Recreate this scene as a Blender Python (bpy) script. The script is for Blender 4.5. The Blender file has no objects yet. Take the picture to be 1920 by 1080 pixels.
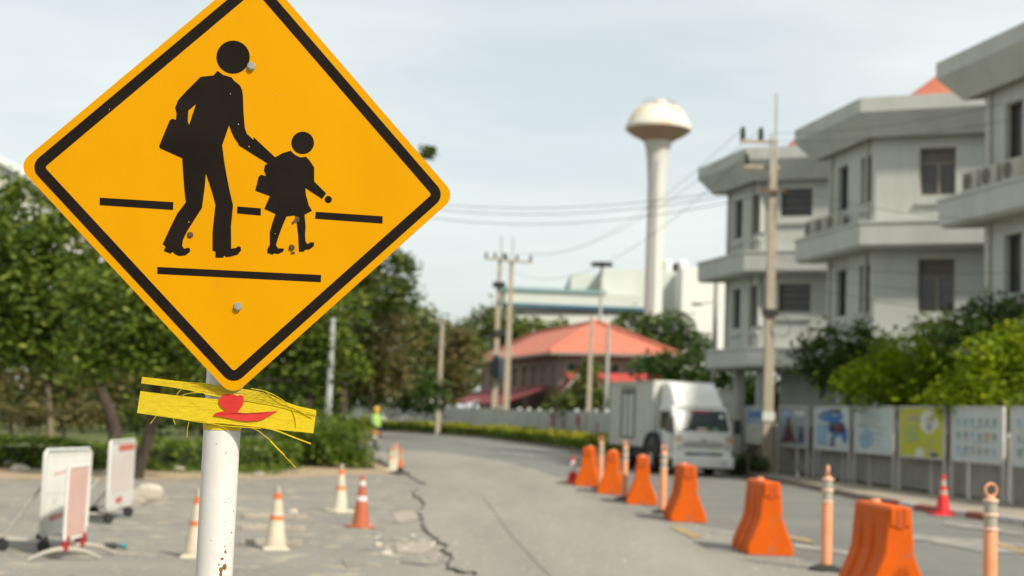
import bpy, bmesh, math, random
import numpy as np
from mathutils import Vector, Matrix
from mathutils.geometry import tessellate_polygon

random.seed(7)
rng = np.random.default_rng(7)
scene = bpy.context.scene
COL = scene.collection
V = Vector
PI = math.pi

# ------------------------------------------------------------------ camera
FPX, CAM_H, ROLL, HORIZON = 2667.0, 1.7, 0.038, 774.0     # 50 mm lens, eye height in metres
PITCH = math.atan2(HORIZON - 540, FPX)
cF = V((0, math.cos(PITCH), math.sin(PITCH)))
u0 = V((0, -math.sin(PITCH), math.cos(PITCH))); r0 = V((1, 0, 0))
cR = r0 * math.cos(ROLL) + u0 * math.sin(ROLL)
cU = -r0 * math.sin(ROLL) + u0 * math.cos(ROLL)
cam_data = bpy.data.cameras.new('camera')
cam = bpy.data.objects.new('camera', cam_data); COL.objects.link(cam)
m = Matrix((cR, cU, -cF)).transposed().to_4x4(); m.translation = V((0, 0, CAM_H))
cam.matrix_world = m
cam_data.sensor_width = 36.0; cam_data.lens = 50.0
cam_data.clip_start = 0.05; cam_data.clip_end = 5000
cam_data.dof.use_dof = True; cam_data.dof.focus_distance = 3.46; cam_data.dof.aperture_fstop = 3.45
scene.camera = cam

# ------------------------------------------------------------------ light and sky
SUN_EL = math.radians(44)
sx, sy = 0.68, -0.733
S = V((sx * math.cos(SUN_EL), sy * math.cos(SUN_EL), math.sin(SUN_EL))).normalized()
sd = bpy.data.lights.new('sun', 'SUN'); sd.energy = 5.0; sd.angle = math.radians(3.0); sd.color = (1.0, 0.93, 0.81)
sun = bpy.data.objects.new('sun', sd); COL.objects.link(sun)
sun.rotation_mode = 'QUATERNION'; sun.rotation_quaternion = (-S).to_track_quat('-Z', 'Y'); sun.location = (20, -15, 30)

world = bpy.data.worlds.new('World'); scene.world = world; world.use_nodes = True
wn, wl = world.node_tree.nodes, world.node_tree.links
wn.clear()
wo = wn.new('ShaderNodeOutputWorld'); bg = wn.new('ShaderNodeBackground'); bg.inputs['Strength'].default_value = 0.10
sky = wn.new('ShaderNodeTexSky'); sky.sky_type = 'NISHITA'; sky.sun_disc = False
sky.sun_elevation = SUN_EL; sky.sun_rotation = math.atan2(sx, sy); sky.dust_density = 3.0; sky.air_density = 1.0
tc = wn.new('ShaderNodeTexCoord'); mp = wn.new('ShaderNodeMapping'); mp.inputs['Scale'].default_value = (1.6, 1.6, 7.0)
n1 = wn.new('ShaderNodeTexNoise'); n1.inputs['Scale'].default_value = 1.7; n1.inputs['Detail'].default_value = 5; n1.inputs['Roughness'].default_value = 0.5
cr = wn.new('ShaderNodeValToRGB')
cr.color_ramp.elements[0].position = 0.34; cr.color_ramp.elements[0].color = (8.1, 8.85, 8.55, 1)
cr.color_ramp.elements[1].position = 0.62; cr.color_ramp.elements[1].color = (10.7, 10.95, 10.2, 1)
mx = wn.new('ShaderNodeMix'); mx.data_type = 'RGBA'; mx.inputs['Factor'].default_value = 0.62
wl.new(tc.outputs['Generated'], mp.inputs['Vector']); wl.new(mp.outputs['Vector'], n1.inputs['Vector'])
wl.new(n1.outputs['Fac'], cr.inputs['Fac']); wl.new(sky.outputs['Color'], mx.inputs['A']); wl.new(cr.outputs['Color'], mx.inputs['B'])
wl.new(mx.outputs['Result'], bg.inputs['Color']); wl.new(bg.outputs['Background'], wo.inputs['Surface'])

scene.view_settings.view_transform = 'Standard'; scene.view_settings.look = 'None'
scene.view_settings.exposure = 0.22; scene.view_settings.gamma = 1.0
scene.cycles.use_denoising = True; scene.cycles.denoiser = 'OPENIMAGEDENOISE'; scene.cycles.max_bounces = 6
scene.cycles.sample_clamp_indirect = 4.0

# ------------------------------------------------------------------ survey helpers
def ray(x, y): return cF + cR * ((x - 960) / FPX) - cU * ((y - 540) / FPX)
def G(x, y, z=0.0):
    d = ray(x, y); return d * ((z - CAM_H) / d.z) + V((0, 0, CAM_H))
def AT(x, y, Y):
    d = ray(x, y); return d * (Y / d.y) + V((0, 0, CAM_H))
def proj(P):
    P = V(P) - V((0, 0, CAM_H)); z = P.dot(cF)
    return 960 + FPX * P.dot(cR) / z, 540 - FPX * P.dot(cU) / z
def on_line(a, b, px, z=1.0):
    lo, hi = -1.0, 2.0
    f = lambda t: proj((a[0] + (b[0] - a[0]) * t, a[1] + (b[1] - a[1]) * t, z))[0] - px
    s = f(lo) > 0
    for _ in range(50):
        mid = (lo + hi) / 2
        if (f(mid) > 0) == s: lo = mid
        else: hi = mid
    return lo

# ------------------------------------------------------------------ materials
MATS = {}
def mat(name, c, rough=0.7, c2=None, scale=3.0, bump=0.0, bscale=None, metal=0.0, spec=0.4, stretch=None, lo=0.35, hi=0.65, detail=5, speck=None):
    if name in MATS: return MATS[name]
    TONE = 0.83                                  # paint and stone as measured under this exposure
    c = tuple(v * TONE for v in c); c2 = tuple(v * TONE for v in c2) if c2 else None
    if speck: speck = [(tuple(v * TONE for v in q[0]), *q[1:]) for q in speck]
    M = bpy.data.materials.new(name); M.use_nodes = True; MATS[name] = M
    nt = M.node_tree; N, L = nt.nodes, nt.links
    b = N['Principled BSDF']
    b.inputs['Roughness'].default_value = rough; b.inputs['Metallic'].default_value = metal
    b.inputs['Specular IOR Level'].default_value = spec
    t = N.new('ShaderNodeTexCoord'); src = t.outputs['Object']
    if stretch:
        q = N.new('ShaderNodeMapping'); q.inputs['Scale'].default_value = stretch; L.new(src, q.inputs['Vector']); src = q.outputs['Vector']
    if c2 is None: c2 = tuple(v * 0.86 for v in c)
    n = N.new('ShaderNodeTexNoise'); n.inputs['Scale'].default_value = scale; n.inputs['Detail'].default_value = detail; n.inputs['Roughness'].default_value = 0.6
    L.new(src, n.inputs['Vector'])
    r = N.new('ShaderNodeValToRGB'); r.color_ramp.elements[0].position = lo; r.color_ramp.elements[1].position = hi
    r.color_ramp.elements[0].color = (*c, 1); r.color_ramp.elements[1].color = (*c2, 1)
    L.new(n.outputs['Fac'], r.inputs['Fac']); out = r.outputs['Color']
    if speck:                                    # (colour, scale, threshold): chips, stains and pebbles with a shape of their own
        for (sc_, ss, th, wd) in speck:
            n2 = N.new('ShaderNodeTexNoise'); n2.inputs['Scale'].default_value = ss; n2.inputs['Detail'].default_value = 4
            L.new(src, n2.inputs['Vector'])
            r2 = N.new('ShaderNodeValToRGB'); r2.color_ramp.elements[0].position = th; r2.color_ramp.elements[1].position = th + wd
            r2.color_ramp.elements[0].color = (0, 0, 0, 1); r2.color_ramp.elements[1].color = (1, 1, 1, 1)
            L.new(n2.outputs['Fac'], r2.inputs['Fac'])
            x = N.new('ShaderNodeMix'); x.data_type = 'RGBA'; L.new(r2.outputs['Color'], x.inputs['Factor'])
            L.new(out, x.inputs['A']); x.inputs['B'].default_value = (*sc_, 1); out = x.outputs['Result']
    L.new(out, b.inputs['Base Color'])
    if bump:
        nb = N.new('ShaderNodeTexNoise'); nb.inputs['Scale'].default_value = bscale or scale * 6; nb.inputs['Detail'].default_value = 6
        L.new(src, nb.inputs['Vector'])
        bp = N.new('ShaderNodeBump'); bp.inputs['Strength'].default_value = bump; bp.inputs['Distance'].default_value = 0.02
        L.new(nb.outputs['Fac'], bp.inputs['Height']); L.new(bp.outputs['Normal'], b.inputs['Normal'])
    return M
def leafmat(name, c1, c2, c3, transl=0.35):
    if name in MATS: return MATS[name]
    M = bpy.data.materials.new(name); M.use_nodes = True; MATS[name] = M
    nt = M.node_tree; N, L = nt.nodes, nt.links
    b = N['Principled BSDF']; b.inputs['Roughness'].default_value = 0.55; b.inputs['Specular IOR Level'].default_value = 0.25
    g = N.new('ShaderNodeNewGeometry'); r = N.new('ShaderNodeValToRGB')
    r.color_ramp.elements[0].color = (*c1, 1); r.color_ramp.elements[1].color = (*c3, 1); r.color_ramp.elements[1].position = 1
    e = r.color_ramp.elements.new(0.55); e.color = (*c2, 1)
    L.new(g.outputs['Random Per Island'], r.inputs['Fac']); L.new(r.outputs['Color'], b.inputs['Base Color'])
    t = N.new('ShaderNodeBsdfTranslucent'); L.new(r.outputs['Color'], t.inputs['Color'])
    a = N.new('ShaderNodeMixShader'); a.inputs['Fac'].default_value = transl
    L.new(b.outputs['BSDF'], a.inputs[1]); L.new(t.outputs['BSDF'], a.inputs[2])
    L.new(a.outputs['Shader'], N['Material Output'].inputs['Surface'])
    return M

asphalt = mat('asphalt', (0.15, 0.15, 0.135), 0.9, (0.195, 0.19, 0.17), 0.35, 0.5, 60, speck=[((0.25, 0.245, 0.22), 9, 0.6, 0.1), ((0.145, 0.145, 0.132), 1.1, 0.62, 0.12)])
dusty = mat('dusty_concrete', (0.290, 0.271, 0.226), 0.92, (0.212, 0.202, 0.174), 0.55, 0.4, 50, stretch=(1, 0.16, 1), speck=[((0.22, 0.205, 0.17), 1.3, 0.64, 0.08), ((0.40, 0.37, 0.30), 14, 0.62, 0.08)])
apron_m = mat('worn_concrete', (0.258, 0.242, 0.204), 0.95, (0.198, 0.19, 0.166), 0.55, 0.9, 26, speck=[((0.37, 0.33, 0.25), 2.2, 0.56, 0.1), ((0.155, 0.145, 0.12), 1.4, 0.65, 0.05), ((0.43, 0.40, 0.33), 17, 0.64, 0.05)])
dirt = mat('dry_dirt', (0.40, 0.29, 0.175), 0.95, (0.34, 0.265, 0.18), 0.8, 0.8, 20, speck=[((0.14, 0.17, 0.04), 1.1, 0.58, 0.1)])
soil = mat('soil', (0.15, 0.12, 0.075), 0.95, (0.10, 0.11, 0.035), 0.5, 0.6, 10)
lawn_m = mat('lawn', (0.075, 0.12, 0.022), 0.95, (0.13, 0.13, 0.045), 0.35, 0.9, 22, speck=[((0.19, 0.15, 0.08), 0.9, 0.6, 0.1)])
paving = mat('paving', (0.33, 0.28, 0.215), 0.95, (0.26, 0.23, 0.18), 1.2, 0.5, 30)
kerb_white = mat('kerb_white', (0.62, 0.61, 0.57), 0.8, (0.42, 0.40, 0.36), 4, 0.3)
kerb_red = mat('kerb_red', (0.36, 0.08, 0.06), 0.8, (0.24, 0.10, 0.08), 4, 0.3)
kerb_plain = mat('kerb_plain', (0.27, 0.225, 0.18), 0.9, (0.19, 0.15, 0.11), 3, 0.4)
line_white = mat('worn_white_line', (0.34, 0.325, 0.285), 0.85, (0.20, 0.195, 0.17), 3, 0, lo=0.4, hi=0.6)
line_yellow = mat('worn_yellow_line', (0.42, 0.27, 0.09), 0.85, (0.24, 0.205, 0.14), 2.4, 0, lo=0.4, hi=0.62)
sign_yellow = mat('sign_yellow', (0.66, 0.305, 0.0), 0.5, (0.62, 0.28, 0.0), 3.5, 0.03, 500, spec=0.06, stretch=(1, 1, 0.45), speck=[((0.50, 0.22, 0.02), 40, 0.785, 0.02), ((0.58, 0.27, 0.01), 7, 0.66, 0.12)])
sign_black = mat('sign_black', (0.011, 0.008, 0.0065), 0.65, (0.015, 0.011, 0.009), 9, spec=0.05, speck=[((0.10, 0.09, 0.075), 38, 0.755, 0.02)])
alu = mat('bare_aluminium', (0.45, 0.45, 0.45), 0.5, metal=0.6)
bolt_m = mat('galvanised_steel', (0.42, 0.42, 0.38), 0.45, (0.30, 0.30, 0.26), 90, metal=0.35)
rust_bolt = mat('rusty_bolt', (0.06, 0.035, 0.02), 0.8, (0.13, 0.07, 0.03), 120)
post_white = mat('post_white', (0.62, 0.60, 0.555), 0.42, (0.56, 0.54, 0.495), 5, 0.05, 60, spec=0.4, speck=[((0.24, 0.15, 0.09), 55, 0.745, 0.015)])
rust = mat('rust', (0.13, 0.055, 0.022), 0.9, (0.30, 0.15, 0.05), 120, 0.3)
straw = mat('yellow_strap', (0.84, 0.62, 0.014), 0.5, (0.60, 0.40, 0.012), 26, 0.5, 120, stretch=(1, 1, 20), lo=0.5, hi=0.72, spec=0.2)
redpaint = mat('red_paint', (0.62, 0.028, 0.018), 0.55, (0.50, 0.02, 0.015), 30, stretch=(1, 1, 6))
orange = mat('orange_plastic', (0.66, 0.108, 0.002), 0.55, (0.57, 0.094, 0.004), 2.5, 0.05, 40, spec=0.15, speck=[((0.36, 0.13, 0.06), 6, 0.6, 0.16), ((0.50, 0.20, 0.09), 18, 0.66, 0.08)])
orange_dark = mat('shaded_orange', (0.48, 0.075, 0.008), 0.6)  # the barrier orange darkened as if shaded
peach = mat('faded_orange', (0.78, 0.30, 0.13), 0.55, (0.74, 0.36, 0.20), 3, spec=0.3)
refl_grey = mat('reflective_grey', (0.42, 0.37, 0.27), 0.4, (0.36, 0.33, 0.27), 8)
cream = mat('dirty_reflective_white', (0.64, 0.57, 0.42), 0.55, (0.50, 0.45, 0.35), 5)
white_tape = mat('reflective_white', (0.74, 0.70, 0.66), 0.45, (0.62, 0.58, 0.54), 6)
cone_orange = mat('cone_orange', (0.72, 0.17, 0.03), 0.5, (0.62, 0.15, 0.035), 4)
cone_brown = mat('weathered_orange', (0.48, 0.12, 0.045), 0.6, (0.40, 0.105, 0.05), 4)
cone_red = mat('cone_red', (0.70, 0.022, 0.025), 0.5, (0.60, 0.02, 0.02), 4)
rubber = mat('black_rubber', (0.022, 0.021, 0.02), 0.8, (0.035, 0.033, 0.03), 6)
dark = mat('dark_metal', (0.03, 0.03, 0.028), 0.6)
board_white = mat('board_white', (0.72, 0.73, 0.68), 0.5, (0.62, 0.63, 0.58), 3)
faded_red = mat('faded_red_print', (0.55, 0.11, 0.07), 0.6, (0.58, 0.17, 0.12), 9)
faded_pink = mat('faded_pink_print', (0.66, 0.46, 0.42), 0.6, (0.70, 0.56, 0.52), 9)
metal_pale = mat('painted_metal_pale', (0.55, 0.52, 0.46), 0.5, (0.45, 0.42, 0.36), 6)
teal = mat('teal_plastic', (0.03, 0.24, 0.24), 0.5)
stone_m = mat('concrete_block', (0.38, 0.335, 0.27), 0.95, (0.30, 0.265, 0.21), 5, 0.6)
stone_w = mat('pale_stone', (0.58, 0.53, 0.44), 0.9, (0.46, 0.41, 0.33), 6, 0.5)
bld_wall = mat('pale_render', (0.54, 0.555, 0.51), 0.85, (0.45, 0.465, 0.42), 1.6, 0.05, 40, stretch=(1, 1, 0.18), lo=0.45, hi=0.78)
bld_fascia = mat('grey_white_paint', (0.55, 0.565, 0.52), 0.8, (0.45, 0.465, 0.42), 1.5, stretch=(1, 1, 0.3), lo=0.45, hi=0.78)
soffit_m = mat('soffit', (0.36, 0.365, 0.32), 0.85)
win_glass = mat('dark_window_glass', (0.05, 0.05, 0.046), 0.12, (0.075, 0.07, 0.064), 1.0, spec=0.5)
win_frame = mat('window_frame', (0.30, 0.27, 0.21), 0.6)
win_dark = mat('dark_window_frame', (0.10, 0.09, 0.075), 0.6)
roof_red = mat('red_roof', (0.60, 0.195, 0.12), 0.75, (0.53, 0.165, 0.10), 1.2, 0.2, 8, stretch=(1, 1, 1))
roof_dark = mat('dark_red_roof', (0.24, 0.045, 0.045), 0.75, (0.19, 0.04, 0.04), 1.0)
house_wall = mat('house_wall', (0.30, 0.225, 0.185), 0.85, (0.24, 0.18, 0.15), 1.1, stretch=(1, 1, 6))
house_trim = mat('house_trim', (0.42, 0.37, 0.32), 0.8)
wall_white = mat('wall_white', (0.56, 0.575, 0.54), 0.85, (0.49, 0.50, 0.46), 0.8)
fence_m = mat('fence_sheet', (0.42, 0.405, 0.365), 0.7, (0.34, 0.33, 0.295), 1.2)
fence_post_m = mat('fence_post', (0.60, 0.59, 0.55), 0.7)
concrete_pole = mat('concrete_pole', (0.44, 0.38, 0.285), 0.9, (0.37, 0.32, 0.24), 2, 0.2)
pole_grey = mat('grey_pole', (0.42, 0.42, 0.38), 0.6)
tower_m = mat('tower_white', (0.66, 0.67, 0.63), 0.8, (0.56, 0.56, 0.51), 0.7, stretch=(1, 1, 0.12))
tank_m = mat('tank_cream', (0.72, 0.68, 0.59), 0.8, (0.68, 0.50, 0.32), 0.55, lo=0.48, hi=0.64)
tank_under = mat('tank_underside', (0.44, 0.37, 0.30), 0.85)  # tank colour darkened, the underside's shade put into the paint
fact_white = mat('factory_white', (0.60, 0.63, 0.57), 0.8, (0.56, 0.59, 0.53), 0.2)
fact_bright = mat('factory_bright', (0.82, 0.82, 0.76), 0.8)
fact_blue = mat('factory_blue', (0.06, 0.17, 0.24), 0.7)
fact_teal = mat('factory_teal', (0.22, 0.36, 0.36), 0.7)
truck_white = mat('truck_white', (0.82, 0.82, 0.79), 0.35, (0.70, 0.70, 0.65), 2, spec=0.5)
truck_box = mat('truck_box_panel', (0.60, 0.61, 0.54), 0.55, (0.54, 0.55, 0.48), 1.5)
windshield = mat('windshield', (0.03, 0.05, 0.05), 0.15, (0.05, 0.075, 0.075), 2.0, spec=0.3)
lamp_glass = mat('lamp_glass', (0.62, 0.62, 0.58), 0.15)
lamp_amber = mat('amber_lamp', (0.72, 0.25, 0.02), 0.3)
hivis = mat('hi_vis_green', (0.36, 0.56, 0.13), 0.7)
hivis_pale = mat('hi_vis_pale', (0.66, 0.70, 0.50), 0.7)
helmet_y = mat('helmet_yellow', (0.70, 0.42, 0.05), 0.35)
cloth_dark = mat('dark_cloth', (0.05, 0.05, 0.055), 0.9)
skin_m = mat('skin', (0.36, 0.21, 0.14), 0.6)
bark = mat('bark', (0.075, 0.055, 0.04), 0.95, (0.045, 0.034, 0.025), 6, 0.8, 20, stretch=(1, 1, 0.3))
bark_pale = mat('pale_bark', (0.24, 0.185, 0.12), 0.95, (0.17, 0.13, 0.085), 6, 0.6, 20, stretch=(1, 1, 0.3))
ac_m = mat('ac_housing', (0.50, 0.48, 0.41), 0.6)
ac_fan = mat('ac_fan', (0.12, 0.10, 0.085), 0.6)
wire_m = mat('cable_black', (0.03, 0.03, 0.03), 0.7)
blue_p = mat('poster_blue', (0.05, 0.19, 0.50), 0.6); sky_p = mat('poster_sky', (0.30, 0.48, 0.62), 0.6)
navy_p = mat('poster_navy', (0.03, 0.045, 0.13), 0.6); maroon_p = mat('poster_maroon', (0.13, 0.03, 0.045), 0.6)
lime_p = mat('poster_lime', (0.50, 0.52, 0.03), 0.6, (0.44, 0.47, 0.03), 3); pale_p = mat('poster_pale', (0.56, 0.62, 0.60), 0.6, (0.50, 0.57, 0.56), 3)
green_p = mat('poster_green', (0.20, 0.40, 0.30), 0.6); grey_p = mat('poster_grey', (0.34, 0.37, 0.40), 0.6); red_p = mat('mural_red', (0.42, 0.05, 0.07), 0.7)
white_p = mat('poster_white', (0.70, 0.70, 0.62), 0.6); tan_p = mat('poster_tan', (0.50, 0.38, 0.20), 0.6)

leaf_left = leafmat('leaf_dark_green', (0.022, 0.045, 0.004), (0.095, 0.15, 0.015), (0.24, 0.285, 0.04), 0.45)
leaf_mid = leafmat('leaf_mid_green', (0.03, 0.052, 0.008), (0.085, 0.125, 0.02), (0.18, 0.205, 0.045), 0.4)
leaf_brown = leafmat('leaf_olive_brown', (0.06, 0.06, 0.016), (0.13, 0.115, 0.035), (0.21, 0.175, 0.06), 0.4)
leaf_bright = leafmat('leaf_bright_green', (0.085, 0.14, 0.002), (0.18, 0.255, 0.004), (0.31, 0.37, 0.008), 0.42)
leaf_deep = leafmat('leaf_deep_green', (0.018, 0.042, 0.008), (0.042, 0.085, 0.014), (0.09, 0.14, 0.025))
leaf_hedge = leafmat('leaf_hedge', (0.045, 0.09, 0.008), (0.10, 0.16, 0.016), (0.18, 0.235, 0.03), 0.4)
leaf_yellow = leafmat('leaf_yellow_green', (0.12, 0.145, 0.008), (0.26, 0.27, 0.01), (0.40, 0.38, 0.015))

# ------------------------------------------------------------------ mesh helpers
class MB:
    def __init__(self): self.v, self.f, self.mi = [], [], []; self.cur = 0
    def add(self, vs, fs):
        o = len(self.v); self.v += [tuple(p) for p in vs]; self.f += [tuple(i + o for i in q) for q in fs]; self.mi += [self.cur] * len(fs); return self
    def box(self, a, b):
        x0, y0, z0 = a; x1, y1, z1 = b
        return self.add([(x0, y0, z0), (x1, y0, z0), (x1, y1, z0), (x0, y1, z0), (x0, y0, z1), (x1, y0, z1), (x1, y1, z1), (x0, y1, z1)],
                        [(3, 2, 1, 0), (4, 5, 6, 7), (0, 1, 5, 4), (1, 2, 6, 5), (2, 3, 7, 6), (3, 0, 4, 7)])
    def bar(self, p, q, w, h, up=(0, 0, 1)):           # rectangular bar from p to q
        p, q = V(p), V(q); d = (q - p).normalized(); s = d.cross(V(up))
        if s.length < 1e-5: s = d.cross(V((1, 0, 0)))
        s.normalize(); t = s.cross(d)
        vs = [e + s * (w / 2 * a) + t * (h / 2 * b) for e in (p, q) for a, b in ((-1, -1), (1, -1), (1, 1), (-1, 1))]
        return self.add(vs, [(0, 1, 2, 3), (7, 6, 5, 4), (0, 4, 5, 1), (1, 5, 6, 2), (2, 6, 7, 3), (3, 7, 4, 0)])
    def tube(self, pts, rad, n=10, cap=True):
        pts = [V(p) for p in pts]
        if not hasattr(rad, '__len__'): rad = [rad] * len(pts)
        vs, fs = [], []; ref = None
        for i, p in enumerate(pts):
            d = (pts[min(i + 1, len(pts) - 1)] - pts[max(i - 1, 0)]).normalized()
            if ref is None: ref = d.orthogonal().normalized()
            a = (ref - d * ref.dot(d)).normalized(); ref = a; b = d.cross(a)
            for k in range(n):
                t = 2 * PI * k / n; vs.append(p + (a * math.cos(t) + b * math.sin(t)) * rad[i])
        for i in range(len(pts) - 1):
            for k in range(n):
                k2 = (k + 1) % n; fs.append((i * n + k, i * n + k2, (i + 1) * n + k2, (i + 1) * n + k))
        if cap: fs.append(tuple(range(n))[::-1]); fs.append(tuple((len(pts) - 1) * n + k for k in range(n)))
        return self.add(vs, fs)
    def lathe(self, prof, n=24, c=(0, 0, 0), cap=True):
        vs = [(c[0] + r * math.cos(2 * PI * k / n), c[1] + r * math.sin(2 * PI * k / n), c[2] + z) for r, z in prof for k in range(n)]
        fs = [(i * n + k, i * n + (k + 1) % n, (i + 1) * n + (k + 1) % n, (i + 1) * n + k) for i in range(len(prof) - 1) for k in range(n)]
        if cap: fs += [tuple(range(n))[::-1], tuple((len(prof) - 1) * n + k for k in range(n))]
        return self.add(vs, fs)
    def prism(self, poly, z0, z1):                      # plan polygon, counter-clockwise
        n = len(poly); vs = [(p[0], p[1], z0) for p in poly] + [(p[0], p[1], z1) for p in poly]
        tri = tessellate_polygon([[V((p[0], p[1], 0)) for p in poly]])
        fs = [tuple(t) for t in tri]; up = []
        for t in fs:
            a, b, c = (poly[i] for i in t)
            if (b[0] - a[0]) * (c[1] - a[1]) - (b[1] - a[1]) * (c[0] - a[0]) < 0: t = t[::-1]
            up.append(t)
        return self.add(vs, [t[::-1] for t in up] + [tuple(i + n for i in t) for t in up] + [(i, (i + 1) % n, (i + 1) % n + n, i + n) for i in range(n)])
    def side(self, prof, x0, x1):                       # profile in (y,z) extruded along x
        n = len(prof); vs = [(x0, y, z) for y, z in prof] + [(x1, y, z) for y, z in prof]
        tri = [tuple(t) for t in tessellate_polygon([[V((y, z, 0)) for y, z in prof]])]
        return self.add(vs, tri + [tuple(i + n for i in t[::-1]) for t in tri] + [(i, (i + 1) % n, (i + 1) % n + n, i + n) for i in range(n)])
    def quad(self, a, b, c, d): return self.add([a, b, c, d], [(0, 1, 2, 3)])
    def build(self, name, mats, parent=None, smooth=False, bevel=0.0, loc=None, rz=0.0, fix=True):
        me = bpy.data.meshes.new(name); me.from_pydata(self.v, [], self.f)
        if not isinstance(mats, (list, tuple)): mats = [mats]
        for q in mats: me.materials.append(q)
        if len(mats) > 1: me.polygons.foreach_set('material_index', self.mi)
        if fix:
            bm = bmesh.new(); bm.from_mesh(me); bmesh.ops.recalc_face_normals(bm, faces=bm.faces); bm.to_mesh(me); bm.free()
        o = bpy.data.objects.new(name, me); COL.objects.link(o)
        if smooth:
            me.polygons.foreach_set('use_smooth', [True] * len(me.polygons))
            me.set_sharp_from_angle(angle=math.radians(40))
        if bevel:
            b = o.modifiers.new('bevel', 'BEVEL'); b.width = bevel; b.segments = 2; b.limit_method = 'ANGLE'; b.angle_limit = math.radians(35)
        if parent: o.parent = parent
        if loc is not None: o.location = loc
        if rz: o.rotation_euler.z = rz
        return o
def tag(o, label=None, cat=None, group=None, kind=None):
    if label: o['label'] = label
    if cat: o['category'] = cat
    if group: o['group'] = group
    if kind: o['kind'] = kind
    return o
def thing(name, label, cat, loc=(0, 0, 0), rz=0.0, group=None):
    o = bpy.data.objects.new(name, None); COL.objects.link(o); o.location = loc; o.rotation_euler.z = rz
    o.empty_display_size = 0.2
    return tag(o, label, cat, group)
def dup(root, loc, rz, label, group=None, scale=None):
    r = root.copy(); COL.objects.link(r); r.location = loc; r.rotation_euler.z = rz; r['label'] = label
    if group: r['group'] = group
    if scale: r.scale = (scale,) * 3
    for ch in list(root.children):
        c = ch.copy(); COL.objects.link(c); c.parent = r
        for g in list(ch.children):
            d = g.copy(); COL.objects.link(d); d.parent = c
    return r
def sheet(name, poly, z, M, depth=0.0, kind='structure'):
    b = MB()
    if depth: b.prism(poly, z - depth, z)
    else:
        tri = tessellate_polygon([[V((p[0], p[1], 0)) for p in poly]]); fs = []
        for t in tri:
            a, q, c = (poly[i] for i in t)
            fs.append(tuple(t) if (q[0] - a[0]) * (c[1] - a[1]) - (q[1] - a[1]) * (c[0] - a[0]) > 0 else tuple(t)[::-1])
        b.add([(p[0], p[1], z) for p in poly], fs)
    o = b.build(name, M, fix=bool(depth))
    return tag(o, kind=kind) if kind else o

# ================================================================== GROUND
crack = [(0.9, -40), (0.75, 2), (0.3, 8), (0.05, 12.4), (-0.12, 14.0), (-0.31, 15.41), (-0.39, 15.3), (-0.59, 15.84), (-0.58, 16.83), (-0.71, 17.62), (-0.70, 18.26), (-0.84, 18.73),
         (-1.06, 20.4), (-1.23, 21.79), (-1.35, 23.43), (-1.41, 25.73), (-1.60, 27.47), (-1.75, 28.42), (-1.87, 30.08), (-1.83, 33.11), (-2.39, 36.42), (-2.63, 38.13)]
far_left = [(-3.4, 42.5), (-4.3, 47), (-5.3, 52), (-6.1, 58), (-6.5, 66), (-7.0, 79), (-8.5, 92), (-12, 97), (-40, 111)]
right_edge = [(10.2, -40), (10.2, 15), (9.9, 22), (9.46, 26.08), (8.51, 29.8), (8.2, 33.28), (7.9, 41.08), (7.4, 45.93), (5.7, 54), (3.41, 64.65), (1.47, 77.24), (-1.68, 91.39), (-7.12, 100.8), (-12, 107), (-40, 122)]
def jag(pts, amp, lo=12.0, hi=39.0, n=7):
    out = []
    for (a, b) in zip(pts, pts[1:]):
        out.append(a)
        if lo < a[1] < hi:
            for k in range(1, n):
                t = k / n; out.append((a[0] + (b[0] - a[0]) * t + random.uniform(-amp, amp), a[1] + (b[1] - a[1]) * t))
    return out + [pts[-1]]
crack_j = jag(crack, 0.05, n=10)
tag(MB().quad((-900, -300, -0.14), (900, -300, -0.14), (900, 1500, -0.14), (-900, 1500, -0.14)).build('ground', soil), kind='structure')
sheet('road', crack_j + far_left + right_edge[::-1], 0.0, asphalt, 0.12)
beige_r = [(4.1, -40), (4.1, 10), (3.95, 15.0), (3.8, 18.4), (3.4, 21.8), (2.9, 25.5), (2.35, 29.9), (1.6, 37.6), (0.87, 44), (-0.34, 51.5), (-2.09, 57.3), (-3.5, 59.3), (-4.9, 57.5)]
wob = []
for a, b in zip(beige_r, beige_r[1:]):
    for k in range(6):
        t = k / 6; wob.append((a[0] + (b[0] - a[0]) * t + random.uniform(-.05, .05), a[1] + (b[1] - a[1]) * t))
sheet('dusty_lane', [(p[0] + 0.012, p[1]) for p in crack_j] + [(-3.1, 41.5), (-4.0, 47.0), (-4.95, 52.0)] + wob[::-1], 0.004, dusty)
gap = []
for i, p in enumerate(crack_j):
    w = 0.004 + 0.034 * max(0.0, math.sin(i * 0.41) + 0.5 * math.sin(i * 1.1)) + random.uniform(0, .018)
    if not 11 < p[1] < 36: w = 0.01
    gap.append((p[0] - w, p[1]))
apron_poly = gap + [(-3.2, 38.6), (-4.4, 36.2), (-5.6, 33.2), (-8.5, 30.6), (-11, 28.6), (-40, 26), (-40, -40)]
sheet('roadside_apron', apron_poly, -0.028, apron_m, 0.08)
sheet('dirt_verge', [(-40, 25.6), (-11, 28.2), (-8.4, 30.2), (-5.5, 32.9), (-4.2, 36.0), (-2.9, 38.5), (-3.55, 42.4), (-4.45, 47), (-5.45, 52), (-6.4, 58), (-8, 58), (-6, 44), (-6.4, 40.5), (-9, 37.5), (-13, 36), (-40, 36)], -0.023, dirt)
sheet('lawn', [(-120, 35.4), (-13, 35.5), (-9.2, 37), (-6.6, 40), (-6.2, 44), (-8, 58), (-9, 66), (-10.2, 79), (-12, 91), (-42, 105), (-120, 140)], -0.018, lawn_m)
pave_in = [(30, -40), (30, 15), (12.2, 28), (11.6, 31), (10.2, 36.5), (8.5, 45), (7.6, 50), (6.6, 56), (4.6, 66), (2.6, 79), (-0.6, 93.5), (-6.2, 103), (-12, 110), (-40, 126)]
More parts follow.
